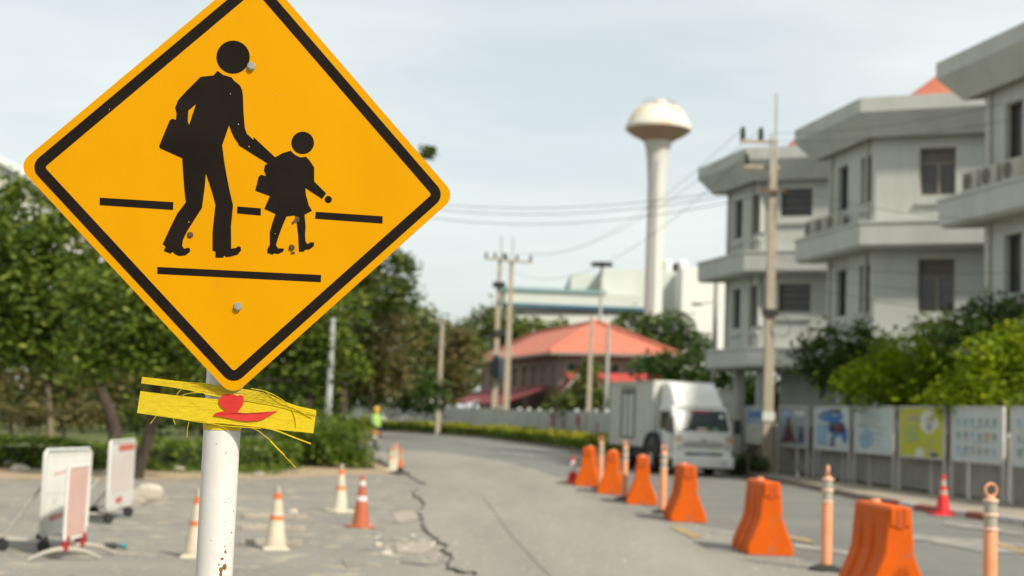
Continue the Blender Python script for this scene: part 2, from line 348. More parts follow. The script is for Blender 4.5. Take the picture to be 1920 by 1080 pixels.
ped = [(p[0] + 0.16, p[1]) for p in right_edge]
pavement = sheet('pavement', ped + pave_in[::-1], 0.115, paving, 0.2)
# kerb stones, red and white near the corner, bare concrete further on
acc = []
for a, b in zip(right_edge, right_edge[1:]):
    if a[1] < 13 or a[1] > 75: continue
    L_ = math.dist(a, b); n = max(1, round(L_ / 0.95))
    acc += [((a[0] + (b[0] - a[0]) * k / n, a[1] + (b[1] - a[1]) * k / n), (a[0] + (b[0] - a[0]) * (k + 1) / n, a[1] + (b[1] - a[1]) * (k + 1) / n)) for k in range(n)]
for i, (a, b) in enumerate(acc):
    d = V((b[0] - a[0], b[1] - a[1], 0)).normalized(); nrm = V((d.y, -d.x, 0))
    p, q = V((*a, 0)) + d * 0.008, V((*b, 0)) - d * 0.008
    o = nrm * 0.17
    kb = MB(); z0, z1 = -0.05, 0.135
    c = nrm * 0.02
    kb.add([p + V((0, 0, z0)), q + V((0, 0, z0)), q + o + V((0, 0, z0)), p + o + V((0, 0, z0)),
            p + V((0, 0, z1 - .03)), q + V((0, 0, z1 - .03)), q + o + V((0, 0, z1)), p + o + V((0, 0, z1)), p + c + V((0, 0, z1)), q + c + V((0, 0, z1))],
           [(0, 1, 5, 4), (4, 5, 9, 8), (8, 9, 6, 7), (2, 3, 7, 6), (1, 2, 6, 9, 5), (3, 0, 4, 8, 7)])
    M = (kerb_white if i % 2 else kerb_red) if a[1] < 31.5 else kerb_plain
    kb.build('kerb_stone', M, pavement)
# worn road paint
SZ = [0.008]
def streak(name, pts, M, z=None):
    SZ[0] += 0.0012; z = SZ[0]
    return tag(sheet(name, pts, z, M, kind=None), kind='structure')
def gq(*px): return [tuple(G(*p)[:2]) for p in px]
for px in ([(1335, 992), (1380, 997), (1382, 1004), (1330, 999)], [(1490, 1020), (1600, 1036), (1600, 1043), (1490, 1027)], [(1340, 1026), (1375, 1030), (1372, 1037), (1325, 1032)]):
    streak('white_road_line', gq(*px), line_white)
for px in ([(1715, 1002), (1900, 1030), (1920, 1040), (1840, 1036), (1710, 1010)], [(1600, 1004), (1830, 1012), (1920, 1022), (1920, 1027), (1820, 1018), (1600, 1010)], [(1770, 978), (1920, 1000), (1920, 1006), (1770, 984)]):
    streak('white_road_line', gq(*px), line_white)
for px in ([(1255, 990), (1275, 990), (1318, 1008), (1296, 1010)], [(1478, 1005), (1520, 1014), (1530, 1022), (1482, 1013)], [(1872, 1020), (1925, 1032), (1925, 1040), (1872, 1027)]):
    streak('yellow_road_line', gq(*px), line_yellow)
streak('white_road_line', gq((935, 846), (1000, 852), (1002, 856), (935, 850)), line_white)

# thin crack across the pale lane, its shade painted on as a strip
jp = [G(x, y) for x, y in ((905, 930), (930, 968), (955, 1000), (975, 1022), (1003, 1050), (1040, 1090), (1075, 1130))]
jl = [(p.x + random.uniform(-.02, .02), p.y) for p in jp]
streak('painted_crack', jl + [(x + .011, y) for x, y in jl[::-1]], mat('crack_shade', (0.19, 0.178, 0.15), 0.9))

# ================================================================== WARNING SIGN
SC = V((-0.66688539, 3.45979737, 2.24153109)); SU = V((0.97079192, 0.23988457, 0.00429554)); SV = V((0.02122944, -0.10371973, 0.99437997)); SN = V((0.23898194, -0.96524485, -0.10578289))
POST = V((-0.7105, 3.573, 0))
def on_sign(x, y):
    d = ray(x, y); o = V((0, 0, CAM_H)); P = o + d * ((SC - o).dot(SN) / d.dot(SN)) - SC
    return (P.dot(SU), P.dot(SV))
sign = thing('pedestrian_crossing_sign', 'large yellow diamond warning sign with two black walking figures on a white post', 'road sign', (POST.x, POST.y, -0.05))
inv = Matrix.Translation(V((-POST.x, -POST.y, 0.05)))
def S3(p, h): return inv @ (SC + SU * p[0] + SV * p[1] + SN * h)
def rdiamond(s, r, k=8):
    c = s - r; out = []
    for (sx_, sy_, a0) in ((1, 1, 0), (-1, 1, 90), (-1, -1, 180), (1, -1, 270)):
        for i in range(k + 1):
            a = math.radians(a0 + 90 * i / k); x, y = sx_ * c + r * math.cos(a), sy_ * c + r * math.sin(a)
            out.append(((x - y) / math.sqrt(2), (x + y) / math.sqrt(2)))
    return out
def decal(name, loops, h0, h1, M, parent):
    """flat film with its own small thickness, outer loop first, then holes"""
    vv = [p for l in loops for p in l]; tri = tessellate_polygon([[V((p[0], p[1], 0)) for p in l] for l in loops]); n = len(vv); b = MB(); fs = []
    for t in tri:
        a, q, c = (vv[i] for i in t)
        fs.append(tuple(t) if (q[0] - a[0]) * (c[1] - a[1]) - (q[1] - a[1]) * (c[0] - a[0]) > 0 else tuple(t)[::-1])
    ed = []; o = 0
    for l in loops:
        ed += [(o + i, o + (i + 1) % len(l), n + o + (i + 1) % len(l), n + o + i) for i in range(len(l))]; o += len(l)
    b.add([S3(p, h1) for p in vv] + [S3(p, h0) for p in vv], fs + [tuple(n + i for i in t[::-1]) for t in fs] + [e[::-1] for e in ed])
    return b.build(name, M, parent)
def circ(cx, cy, r, n=40): return [(cx + r * math.cos(2 * PI * i / n), cy + r * math.sin(2 * PI * i / n)) for i in range(n)]
post = MB().lathe([(0.0455, 0), (0.0455, 2.6), (0.043, 2.605)], 48).build('post', post_white, sign, smooth=True)
MB().lathe([(0.07, 0.0), (0.07, 0.02), (0.052, 0.03)], 32).build('base_collar', bolt_m, sign, smooth=True)
# rust scabs and chips on the post, at the places where the paint has gone
def scab(a, z, w, h, M=rust, n=11):
    b = MB(); vs = []
    for i in range(n):
        t = 2 * PI * i / n; k = random.uniform(0.65, 1.25)
        aa = a + math.cos(t) * w * k / 0.0455; zz = z + math.sin(t) * h * k
        vs.append((0.0459 * math.sin(aa), -0.0459 * math.cos(aa), zz))
    vs.append((0.0462 * math.sin(a), -0.0462 * math.cos(a), z))
    b.add(vs, [(i, (i + 1) % n, n) for i in range(n)])
    return b.build('rust_patch', M, sign)
def post_pt(px, py):
    d = ray(px, py); o = V((0, 0, CAM_H)) - V((POST.x, POST.y, 0))
    A = d.x ** 2 + d.y ** 2; B = 2 * (o.x * d.x + o.y * d.y); C = o.x ** 2 + o.y ** 2 - 0.0455 ** 2
    D = B * B - 4 * A * C
    t = (-B - math.sqrt(max(D, 0))) / (2 * A); P = o + d * t
    return math.atan2(P.x, -P.y), P.z + 0.05
for (zx, zy, w, h) in [(515, 1035, 16, 22), (497, 1050, 10, 14), (520, 958, 7, 8), (518, 931, 4, 5), (503, 993, 10, 6), (487, 1022, 5, 5), (496, 1075, 10, 14), (551, 860, 8, 4), (561, 750, 2.5, 6), (518, 803, 2.5, 3),
                       (521, 457, 4, 4), (538, 686, 4, 2.5), (518, 707, 4, 2.5), (474, 410, 2, 3), (448, 900, 2, 3), (536, 712, 2, 2), (549, 913, 2, 3), (522, 895, 2, 3)]:
    a, z = post_pt(230 + zx * .3704, 680 + zy * .3704)
    scab(a, z, w * .3704 / 763, h * .3704 / 763)
plate_out = rdiamond(0.375, 0.034)
plate = decal('sign_plate', [plate_out], -0.0025, 0.0, [sign_yellow], sign)
plate.data.materials.append(alu)
for p in plate.data.polygons:
    if p.normal.dot(SN) < 0.5: p.material_index = 1
decal('border_band', [rdiamond(0.375 - 0.0185, 0.031), rdiamond(0.375 - 0.044, 0.007)[::-1]], 0.0001, 0.0006, sign_black, plate)
def z1(pts): return [on_sign(x / 2, y / 2) for x, y in pts]
def z2(pts): return [on_sign(400 + x / 2, y / 2) for x, y in pts]
adult = z1([(816, 265), (835, 280), (868, 290), (878, 303), (900, 320), (908, 338), (911, 360), (913, 420), (918, 480), (926, 502), (952, 526)]) + z2([(150, 513), (232, 590), (203, 613), (95, 545)]) + \
    z1([(892, 536), (880, 520), (868, 495), (859, 470), (845, 510), (833, 545), (840, 600), (850, 660), (862, 720), (874, 770), (870, 810), (866, 850), (867, 932), (884, 930), (892, 924), (902, 925), (904, 938), (892, 954), (866, 962), (848, 964), (841, 958), (837, 966), (808, 966),
        (808, 943), (797, 940), (797, 870), (808, 768), (795, 720), (772, 650), (768, 700), (757, 780), (725, 830), (700, 870), (686, 900), (683, 922), (690, 933), (702, 929), (712, 931), (713, 943), (696, 957), (672, 960), (656, 953), (648, 944), (640, 951), (614, 941),
        (621, 925), (610, 915), (640, 850), (665, 800), (697, 758), (692, 720), (687, 650), (683, 593), (600, 556), (597, 546), (636, 452), (645, 445), (660, 449), (662, 425), (657, 403), (668, 375), (700, 340), (752, 288), (770, 286), (800, 283)])
hole = z1([(735, 390), (706, 415), (704, 455), (709, 468)])
af = decal('adult_figure', [adult, hole], 0.0001, 0.0007, sign_black, plate)
decal('figure_head', [[on_sign(437 + 31.2 * math.cos(t), 107 + 31 * math.sin(t)) for t in np.linspace(0, 2 * PI, 48, endpoint=False)]], 0.0001, 0.0007, sign_black, plate)
child = z2([(290, 565), (305, 580), (325, 590), (348, 588), (362, 603), (378, 628), (378, 680), (423, 725), (408, 746), (345, 705), (347, 730), (358, 770), (370, 790), (342, 805), (346, 850), (344, 880), (345, 903), (352, 915), (366, 908), (378, 909), (376, 924), (360, 935), (344, 937),
            (339, 943), (321, 944), (320, 920), (318, 880), (313, 840), (306, 808), (275, 811), (262, 840), (245, 885), (235, 918), (242, 931), (265, 932), (262, 943), (245, 952), (228, 950), (221, 955), (202, 948), (204, 930), (212, 918), (212, 870), (220, 840), (233, 802), (191, 783),
            (212, 735), (157, 715), (170, 663), (178, 655), (198, 660), (190, 640), (193, 620), (205, 611), (233, 589), (260, 574)])
decal('child_figure', [child], 0.0001, 0.00075, sign_black, plate)
decal('figure_head', [[on_sign(567.5 + 21.2 * math.cos(t), 267.8 + 21 * math.sin(t)) for t in np.linspace(0, 2 * PI, 40, endpoint=False)]], 0.0001, 0.0007, sign_black, plate)
decal('figure_hand', [[on_sign(615.5 + 6.7 * math.cos(t), 374 + 6.7 * math.sin(t)) for t in np.linspace(0, 2 * PI, 24, endpoint=False)]], 0.0001, 0.0007, sign_black, plate)
for q in (z1([(374, 741), (650, 758), (649, 787), (374, 769)]), z2([(90, 774), (178, 781), (178, 808), (89, 800)]), z2([(384, 794), (635, 811), (634, 838), (382, 820)]),
          [on_sign(*p) for p in ((295, 500.5), (602, 515.5), (601.5, 529), (295, 513.5))]):
    decal('crossing_line', [q], 0.0001, 0.0007, sign_black, plate)
# bolts: hexagon heads with washers, and rusted old bolt holes
def hexbolt(px, py, r, h, M, name='bolt', n=6):
    c = on_sign(px, py); b = MB()
    for (rr, h0, h1, nn) in ((r * 1.12, 0.0, 0.0012, 20), (r, 0.0012, h, n), (r * 0.62, h, h + 0.0012, 16)):
        lo = [S3((c[0] + rr * math.cos(2 * PI * i / nn + .3), c[1] + rr * math.sin(2 * PI * i / nn + .3)), h0) for i in range(nn)]
        hi = [S3((c[0] + rr * .94 * math.cos(2 * PI * i / nn + .3), c[1] + rr * .94 * math.sin(2 * PI * i / nn + .3)), h1) for i in range(nn)]
        b.add(lo + hi, [(i, (i + 1) % nn, nn + (i + 1) % nn, nn + i) for i in range(nn)] + [tuple(range(nn, 2 * nn))])
    return b.build(name, M, plate)
hexbolt(471, 124.5, 0.0098, 0.008, bolt_m); hexbolt(445.5, 575, 0.0098, 0.008, bolt_m)
hexbolt(356.5, 440.5, 0.0068, 0.003, rust_bolt, 'rusted_rivet', 9); hexbolt(547, 464, 0.0068, 0.004, rust_bolt, 'rusted_rivet', 9)
for (px, py, r) in [(354, 416, 2.0), (556, 412, 5.5), (549, 418, 3.0), (460, 131, 1.2), (604, 726, 1.0), (549, 474, 3.5), (517, 178, 1.4), (432, 176, 1.2), (205, 205, 1.2), (447, 233, 1.5), (467, 275, 2.2), (454, 720, 1.6), (516, 438, 1)]:
    r *= .65 if r < 2.9 else 1
    c = [on_sign(px + r * random.uniform(.6, 1.3) * math.cos(t), py + r * random.uniform(.6, 1.4) * math.sin(t)) for t in np.linspace(0, 2 * PI, 9, endpoint=False)]
    if py < 730: decal('paint_chip', [c], 0.0001, 0.0009, rust_bolt if r > 2.9 else (sign_yellow if 270 < py < 280 or 412 < py < 420 else cream), plate)
# clamps that hold the plate to the post
for z in (1.93, 2.48):
    MB().lathe([(0.0475, z - .018), (0.0475, z + .018)], 32, cap=False).build('clamp', bolt_m, sign, smooth=True)
    t = (z - 0.05 - SC.z) / SV.z
    hit = inv @ (SC + SV * t - SN * 0.0027)
    MB().bar((0, -0.044, z), (0, hit.y + 0.001, z), 0.03, 0.03).build('bracket', bolt_m, sign)

# ------------------------------------------------------------------ frayed yellow strap tied on the post
strap = thing('frayed_plastic_strap', 'frayed yellow woven strap with a red painted numeral, tied across the white post', 'strap', (POST.x, POST.y, 1.66))
sinv = Matrix.Translation(V((-POST.x, -POST.y, -1.66)))
SF = POST.y - 0.0475                                  # just in front of the post
def T3(px, py, off=0.0):
    P = AT(px, py, SF - off * 0.55)
    return sinv @ V((P.x, P.y + 0.18 * max(0.0, abs(P.x - POST.x) - 0.05) ** 1.5, P.z))
def zf(x, y): return (250 + x / 5.4, 690 + y / 5.4)
def ribbon(name, top, bot, off, M=straw, n=26, thick=0.0007, wav=0.0):
    top = [zf(*p) for p in top]; bot = [zf(*p) for p in bot]
    def samp(l, t):
        d = [0]; 
        for a, b in zip(l, l[1:]): d.append(d[-1] + math.dist(a, b))
        s = t * d[-1]
        for i in range(len(l) - 1):
            if s <= d[i + 1] + 1e-9:
                k = (s - d[i]) / max(1e-9, d[i + 1] - d[i]); return (l[i][0] + (l[i + 1][0] - l[i][0]) * k, l[i][1] + (l[i + 1][1] - l[i][1]) * k)
        return l[-1]
    b = MB(); rows = 5; vs = []
    for h in (0, thick):
        for i in range(n + 1):
            A, B = samp(top, i / n), samp(bot, i / n)
            for k in range(rows):
                w = k / (rows - 1)
                vs.append(T3(A[0] + (B[0] - A[0]) * w, A[1] + (B[1] - A[1]) * w, off + h + wav * math.sin(i * 1.3 + k * 2.1)))
    N = (n + 1) * rows
    fs = []
    for i in range(n):
        for k in range(rows - 1):
            a = i * rows + k; fs.append((N + a, N + a + 1, N + a + rows + 1, N + a + rows)); fs.append((a, a + rows, a + rows + 1, a + 1))
    for i in range(n):
        for k in (0, rows - 1):
            a = i * rows + k; fs.append((a, a + rows, N + a + rows, N + a))
    for i in (0, n):
        for k in range(rows - 1):
            a = i * rows + k; fs.append((a, a + 1, N + a + 1, N + a))
    b.add(vs, fs)
    return b.build(name, M, strap, smooth=True)
ribbon('wide_band', [(60, 232), (420, 278), (870, 318), (1200, 345), (1500, 392), (1843, 436)], [(25, 455), (420, 512), (760, 552), (1150, 596), (1500, 630), (1815, 662)], 0.002, wav=0.0003)
for k in range(9):                                       # the upper tail: one woven band whose strips fan apart over the post and meet again
    mid = [(76 - k, 92 + 7.4 * k, 7.6), (330, 122 + 7.6 * k, 7.8), (560, 150 + 9.0 * k, 8.4), (760, 166 + 12.4 * k, 10.2), (950, 198 + 14 * k, 11), (1175, 226 + 13.2 * k, 10.5),
           (1270, 243 + 13.5 * k, 9), (1400, 287 + 10.8 * k, 7.5), (1530, 344 + 7.7 * k, 6.6), (1650, 387 + 6.4 * k, 6.2), (1843, 430 + 6.6 * k, 6.8)]
    mid = [(x, y + random.uniform(-1.2, 1.2) * (1 if 500 < x < 1600 else 0), w_) for x, y, w_ in mid]
    ribbon('woven_strip', [(x, y - w_ / 2) for x, y, w_ in mid], [(x, y + w_ / 2) for x, y, w_ in mid], 0.0046 + .0004 * (k % 3), n=44, wav=.0002)
def strand(pts, w, off=0.006, M=straw):
    p = [zf(*q) for q in pts]; n = 4; out = []
    P = [p[0]] + p + [p[-1]]
    for i in range(1, len(P) - 2):
        for k in range(n):
            t = k / n; a, b, c, d = P[i - 1], P[i], P[i + 1], P[i + 2]
            out.append(tuple(0.5 * (2 * b[j] + (c[j] - a[j]) * t + (2 * a[j] - 5 * b[j] + 4 * c[j] - d[j]) * t * t + (-a[j] + 3 * b[j] - 3 * c[j] + d[j]) * t ** 3) for j in (0, 1)))
    out.append(p[-1])
    return MB().tube([T3(x, y, off) for x, y in out], w, 5).build('strand', M, strap, smooth=True)
def fibre(pts, w, h=0.0008, off=0.0055):                # a flat torn strip of the weave
    a = [(x, y - w / 2) for x, y in pts]; b = [(x, y + w / 2) for x, y in pts]
    return ribbon('torn_strip', a, b, off, n=14, thick=h)
strand([(1180, 605), (1260, 635), (1330, 690), (1390, 740), (1520, 885), (1640, 1012)], 0.00095, 0.004)
strand([(1385, 738), (1450, 810), (1525, 885)], 0.0017, 0.0045)
fibre([(1290, 597), (1380, 615), (1470, 642), (1600, 695), (1790, 768)], 15)
strand([(1290, 597), (1380, 612), (1470, 640)], 0.0010, 0.004)
strand([(740, 552), (900, 585), (1100, 600), (1290, 612)], 0.0013, 0.005)
strand([(760, 562), (850, 556), (980, 568), (1180, 590), (1290, 600)], 0.0011, 0.006)
strand([(500, 520), (640, 545), (800, 566)], 0.0009, 0.005)
strand([(225, 486), (195, 525), (163, 566)], 0.0008, 0.001)
strand([(403, 510), (410, 540), (422, 570)], 0.0008, 0.001)
strand([(565, 530), (548, 610), (541, 702)], 0.0007, 0.001)
strand([(490, 212), (460, 240), (436, 276)], 0.0008, 0.001)
strand([(480, 286), (540, 262), (640, 250), (715, 252)], 0.0010, 0.006)
strand([(715, 262), (800, 280), (880, 290)], 0.0009, 0.006)
strand([(510, 155), (600, 150), (720, 155), (830, 178)], 0.0009, 0.006)
strand([(640, 190), (780, 214), (900, 232), (1010, 246), (1150, 262)], 0.0009, 0.0065)
strand([(660, 225), (800, 250), (930, 268), (1130, 285)], 0.0008, 0.0065)
strand([(600, 176), (740, 180), (860, 200)], 0.0011, 0.0065)
strand([(1190, 208), (1340, 238), (1470, 300), (1560, 370), (1610, 440), (1635, 520), (1640, 600)], 0.0010, 0.007)
strand([(1340, 238), (1390, 285), (1470, 350), (1600, 400), (1700, 450), (1810, 505)], 0.0009, 0.008)
strand([(1260, 262), (1400, 330), (1560, 375), (1700, 402)], 0.0009, 0.0055)
strand([(1240, 285), (1380, 345), (1560, 385), (1720, 420)], 0.0009, 0.0055)
strand([(1300, 245), (1450, 320), (1580, 395), (1840, 470)], 0.0008, 0.006)
numeral = [(950, 263), (1010, 266), (1050, 282), (1090, 272), (1113, 290), (1118, 330), (1108, 375), (1080, 415), (1050, 450), (1120, 458), (1200, 456), (1300, 447), (1400, 440), (1462, 432), (1420, 455), (1360, 490), (1320, 515), (1250, 535), (1150, 542), (1060, 530), (980, 512), (900, 495), (808, 484), (815, 468), (850, 450), (900, 440), (940, 425), (912, 412), (880, 385), (863, 345), (872, 305), (905, 275)]
nb = MB(); pts = [zf(*p) for p in numeral]
tri = tessellate_polygon([[V((x, y, 0)) for x, y in pts]])
nb.add([T3(x, y, 0.0080) for x, y in pts] + [T3(x, y, 0.0072) for x, y in pts], [tuple(t) for t in tri] + [(i, (i + 1) % len(pts), len(pts) + (i + 1) % len(pts), len(pts) + i) for i in range(len(pts))])
tag(nb.build('painted_numeral', redpaint, strap), 'red brushed numeral two')
MB().lathe([(0.0463, -0.03), (0.0470, -0.02), (0.0470, 0.02), (0.0463, 0.03)], 32, cap=False, c=(0, 0, 0.0)).build('knot_loop', straw, strap, smooth=True)

# ================================================================== FOLIAGE
def leaves(centres, spread, n, size, rs):
    """n leaf blades scattered round cluster centres; returns vertex array of diamonds"""
    c = np.asarray(centres); k = rs.integers(0, len(c), n)
    sp = np.asarray(spread); sp = sp[k][:, None] if sp.ndim else sp
    P = c[k] + rs.normal(0, 1, (n, 3)) * sp * np.array([1, 1, 0.72])
    a = rs.normal(0, 1, (n, 3)); a[:, 2] *= 0.5; a /= np.linalg.norm(a, axis=1)[:, None]
    b = np.cross(a, rs.normal(0, 1, (n, 3)) + np.array([0, 0, 0.001])); b /= np.linalg.norm(b, axis=1)[:, None]
    s = size * rs.uniform(0.6, 1.35, n)[:, None]
    return np.stack([P - a * s, P + b * s * 0.42, P + a * s, P - b * s * 0.42], 1).reshape(-1, 3)
def leaf_mesh(name, verts, M, parent):
    n = len(verts) // 4; me = bpy.data.meshes.new(name)
    me.vertices.add(n * 4); me.vertices.foreach_set('co', verts.astype(np.float32).ravel())
    me.loops.add(n * 4); me.loops.foreach_set('vertex_index', np.arange(n * 4, dtype=np.int32))
    me.polygons.add(n); me.polygons.foreach_set('loop_start', np.arange(0, n * 4, 4, dtype=np.int32)); me.polygons.foreach_set('loop_total', np.full(n, 4, dtype=np.int32))
    me.materials.append(M); me.update(calc_edges=True); me.validate()
    o = bpy.data.objects.new(name, me); COL.objects.link(o); o.parent = parent
    return o
def tree(name, label, base, blobs, Y, M, leaf=0.16, dens=1.0, trunk_r=0.14, bark_m=bark, lean=0.0, group=None, seed=1, loose=(), cat='tree', trunk=True, zb=-0.05):
    """blobs: (px, py, rx, ry) of the crown's lobes as surveyed at distance Y, turned into metres"""
    rs = np.random.default_rng(seed); k = Y / FPX
    bx, by = base; root = thing(name, label, cat, (bx, by, zb), group=group)
    cl, sp, tot = [], [], 0
    for (px, py, rx, ry) in blobs:
        c = AT(px, py, Y); rx_, rz_ = rx * k, ry * k; ry_ = (rx_ + rz_) * 0.5
        n = max(10, int(44 * (rx_ * rz_) / (1.0 + 0.22 * rx_ * rz_)))
        d = rs.normal(0, 1, (n, 3)); d /= np.linalg.norm(d, axis=1)[:, None]
        r = rs.uniform(0.35, 1.0, n) ** 0.55
        p = d * r[:, None] * np.array([rx_, ry_, rz_]) + np.array([c.x - bx, c.y - by, c.z - zb])
        cl.append(p); sp += [0.12 * (rx_ + rz_) / 2 + 0.16] * n; tot += rx_ * rz_ + 0.4 * ry_ * rz_
    cl = np.concatenate(cl); sp = np.array(sp) * rs.uniform(0.7, 1.3, len(sp))
    nl = int(min(46000, dens * 13.0 * tot / (leaf * leaf)))
    verts = leaves(cl, sp, nl, leaf, rs)
    for (px, py, r, cnt) in loose:
        c = AT(px, py, Y); verts = np.concatenate([verts, leaves([[c.x - bx, c.y - by, c.z - zb]], np.array([r * k]), cnt, leaf, rs)])
    leaf_mesh('crown', verts, M, root)
    if trunk:
        cen = cl.mean(0); top = V((cen[0] * 0.85, cen[1] * 0.85, cen[2]))
        fork = V((lean + top.x * 0.45, top.y * 0.45, max(0.9, cl[:, 2].min() * 0.9 + 0.2)))
        m1 = V((lean * 0.5 + fork.x * .2, fork.y * .3, fork.z * 0.5))
        MB().tube([(0, 0, -0.2), (0.02, 0, 0.15), m1, fork, (fork + top) / 2 + V((.1, 0, 0)), top], [trunk_r * 1.35, trunk_r * 1.1, trunk_r * .95, trunk_r * .85, trunk_r * .55, trunk_r * .2], 9).build('trunk', bark_m, root, smooth=True)
        for i in rs.choice(len(cl), min(9, len(cl)), replace=False):
            e = V(cl[i]); s = fork.lerp(top, rs.uniform(0, .7)); md = s.lerp(e, .5) + V((0, 0, rs.uniform(-.1, .25)))
            MB().tube([s, md, e], [trunk_r * .45, trunk_r * .3, trunk_r * .1], 6).build('branch', bark_m, root, smooth=True)
    return root
def twig(root, pts, Y, r, bm_):
    b = V(root.location); MB().tube([AT(x, y, Y) - b for x, y in pts], [r, r * .8, r * .5], 6).build('branch', bm_, root, smooth=True)
def gtree(px, Y, **kw): p = AT(px, 800, Y); return (p.x, p.y)

LT = 'trees left of the road'
tree('broadleaf_tree', 'dark leaning tree at the verge behind the striped boards', tuple(G(255, 900, -.05)[:2]), [(270, 640, 110, 80), (345, 600, 90, 70), (190, 660, 90, 50), (330, 690, 70, 40), (250, 560, 120, 70)], 30.6, leaf_left, 0.10, 1.0, 0.13, lean=0.35, group=LT, seed=3)
tree('broadleaf_tree', 'tall dark green tree at the left edge behind the yellow sign', gtree(222, 36), [(80, 425, 110, 80), (130, 490, 140, 85), (30, 520, 140, 80), (150, 580, 150, 80), (20, 620, 120, 60), (230, 540, 110, 70), (90, 660, 140, 45), (0, 385, 60, 45), (260, 620, 90, 60)], 36.5, leaf_left, 0.13, 0.85, 0.16, group=LT, seed=4)
tree('broadleaf_tree', 'olive tree with a pale thin trunk far left, behind the low hedge', gtree(95, 52), [(60, 620, 110, 80), (140, 660, 100, 60), (-20, 560, 90, 90), (100, 560, 110, 70)], 52, leaf_mid, 0.17, 0.7, 0.12, bark_pale, group=LT, seed=5)
tree('broadleaf_tree', 'tree behind the frayed strap with a dark slanting trunk', gtree(545, 46), [(480, 620, 120, 70), (570, 600, 110, 90), (430, 680, 100, 50), (600, 680, 80, 60), (520, 540, 110, 70)], 47, leaf_left, 0.14, 1.0, 0.14, lean=.8, group=LT, seed=6)
tree('broadleaf_tree', 'slim brownish tree beside the lane behind the motorcyclist', gtree(697, 78), [(690, 620, 75, 80), (735, 650, 60, 70), (655, 660, 70, 60), (700, 560, 70, 50), (720, 720, 50, 40)], 78, leaf_brown, 0.2, 0.6, 0.15, bark_pale, group=LT, seed=7)
tall_tree = tree('broadleaf_tree', 'tallest thin tree topping out beside the right corner of the yellow sign', gtree(640, 74), [(650, 580, 90, 60), (735, 510, 45, 40), (700, 550, 60, 45), (755, 560, 40, 30), (640, 480, 100, 70), (690, 430, 60, 60), (640, 360, 90, 80), (700, 310, 55, 40)], 74, leaf_mid, 0.19, 0.55, 0.2, group=LT, seed=8, loose=[(803, 283, 7, 120), (797, 292, 5, 50), (785, 300, 5, 40), (770, 492, 8, 60), (745, 486, 8, 90)])
twig(tall_tree, [(690, 350), (760, 318), (803, 284)], 74, .07, bark)
tree('broadleaf_tree', 'rounded green tree above the far bend, left of the red roofed house', gtree(800, 113), [(800, 640, 80, 60), (760, 610, 60, 50), (840, 660, 70, 55), (785, 690, 80, 50), (845, 710, 50, 40)], 113, leaf_mid, 0.27, 0.75, 0.2, group=LT, seed=9)
tree('broadleaf_tree', 'olive brown tree crowding the left gable of the red roofed house', gtree(848, 107), [(850, 680, 45, 60), (830, 730, 40, 40), (860, 640, 30, 30)], 107, leaf_brown, 0.24, 0.8, 0.2, group=LT, seed=10)
tree('broadleaf_tree', 'dense green tree behind the pair of concrete power poles', gtree(925, 150), [(925, 610, 45, 45), (895, 640, 50, 45), (960, 630, 50, 35), (1000, 625, 55, 25), (1050, 622, 50, 18), (905, 690, 50, 40)], 150, leaf_mid, 0.34, 0.9, 0.25, group=LT, seed=11)
tree('broadleaf_tree', 'dark tree mass behind the light pole left of the lane', gtree(600, 84), [(580, 690, 110, 60), (660, 720, 90, 50), (740, 725, 80, 50), (610, 640, 90, 50), (790, 745, 50, 30)], 84, leaf_deep, 0.22, 0.75, 0.2, group=LT, seed=12)
tree('broadleaf_tree', 'shaded tree with thin trunks at the far left behind the lawn', gtree(20, 66), [(30, 690, 120, 60), (150, 700, 110, 50), (260, 720, 90, 50), (-60, 640, 90, 80)], 66, leaf_brown, 0.2, 0.5, 0.14, bark_pale, group=LT, seed=13)
tree('broadleaf_tree', 'shaded green tree in the gap between sign post and hanging strap', gtree(380, 70), [(360, 700, 110, 60), (450, 720, 90, 50), (300, 640, 110, 60), (420, 640, 100, 60)], 70, leaf_deep, 0.2, 0.6, 0.16, group=LT, seed=14)
tree('broadleaf_tree', 'low dark thicket closing the view behind the lawn at far left', gtree(120, 96), [(-40, 735, 120, 50), (80, 740, 120, 45), (200, 735, 120, 50), (300, 740, 90, 45)], 96, leaf_deep, 0.26, 1.2, 0.15, group=LT, seed=15)
tree('broadleaf_tree', 'low dark thicket closing the view behind the sign post', gtree(470, 100), [(380, 740, 110, 45), (480, 735, 110, 48), (580, 745, 90, 42)], 100, leaf_deep, 0.27, 1.2, 0.15, group=LT, seed=16)
RT = 'trees behind the white fence'
tree('broadleaf_tree', 'bushy bright green tree rising over the lime poster board', gtree(1735, 39.5), [(1700, 680, 80, 55), (1770, 650, 70, 50), (1640, 725, 80, 38), (1720, 738, 120, 32), (1820, 710, 80, 50)], 39.5, leaf_bright, 0.105, 1.0, 0.1, group=RT, seed=21)
tree('broadleaf_tree', 'bright green tree at the right edge over the pale poster boards', gtree(1880, 34.4), [(1880, 725, 95, 42), (1930, 660, 60, 55), (1810, 740, 70, 28), (1870, 680, 70, 40)], 34.4, leaf_bright, 0.09, 1.0, 0.1, group=RT, seed=22)
tree('broadleaf_tree', 'dark green tree against the lower windows of the nearest wing', gtree(1850, 36.4), [(1830, 607, 55, 38), (1880, 592, 55, 38), (1785, 632, 42, 36), (1930, 605, 60, 55), (1860, 645, 70, 35)], 36.4, leaf_deep, 0.095, 0.8, 0.1, group=RT, seed=23)
tree('broadleaf_tree', 'dark green tree in front of the middle wing above the blue poster', gtree(1590, 43), [(1590, 640, 70, 35), (1560, 680, 60, 35), (1640, 660, 60, 40), (1530, 660, 35, 25), (1610, 700, 70, 40), (1550, 710, 30, 20)], 43, leaf_deep, 0.12, 0.8, 0.1, group=RT, seed=24)
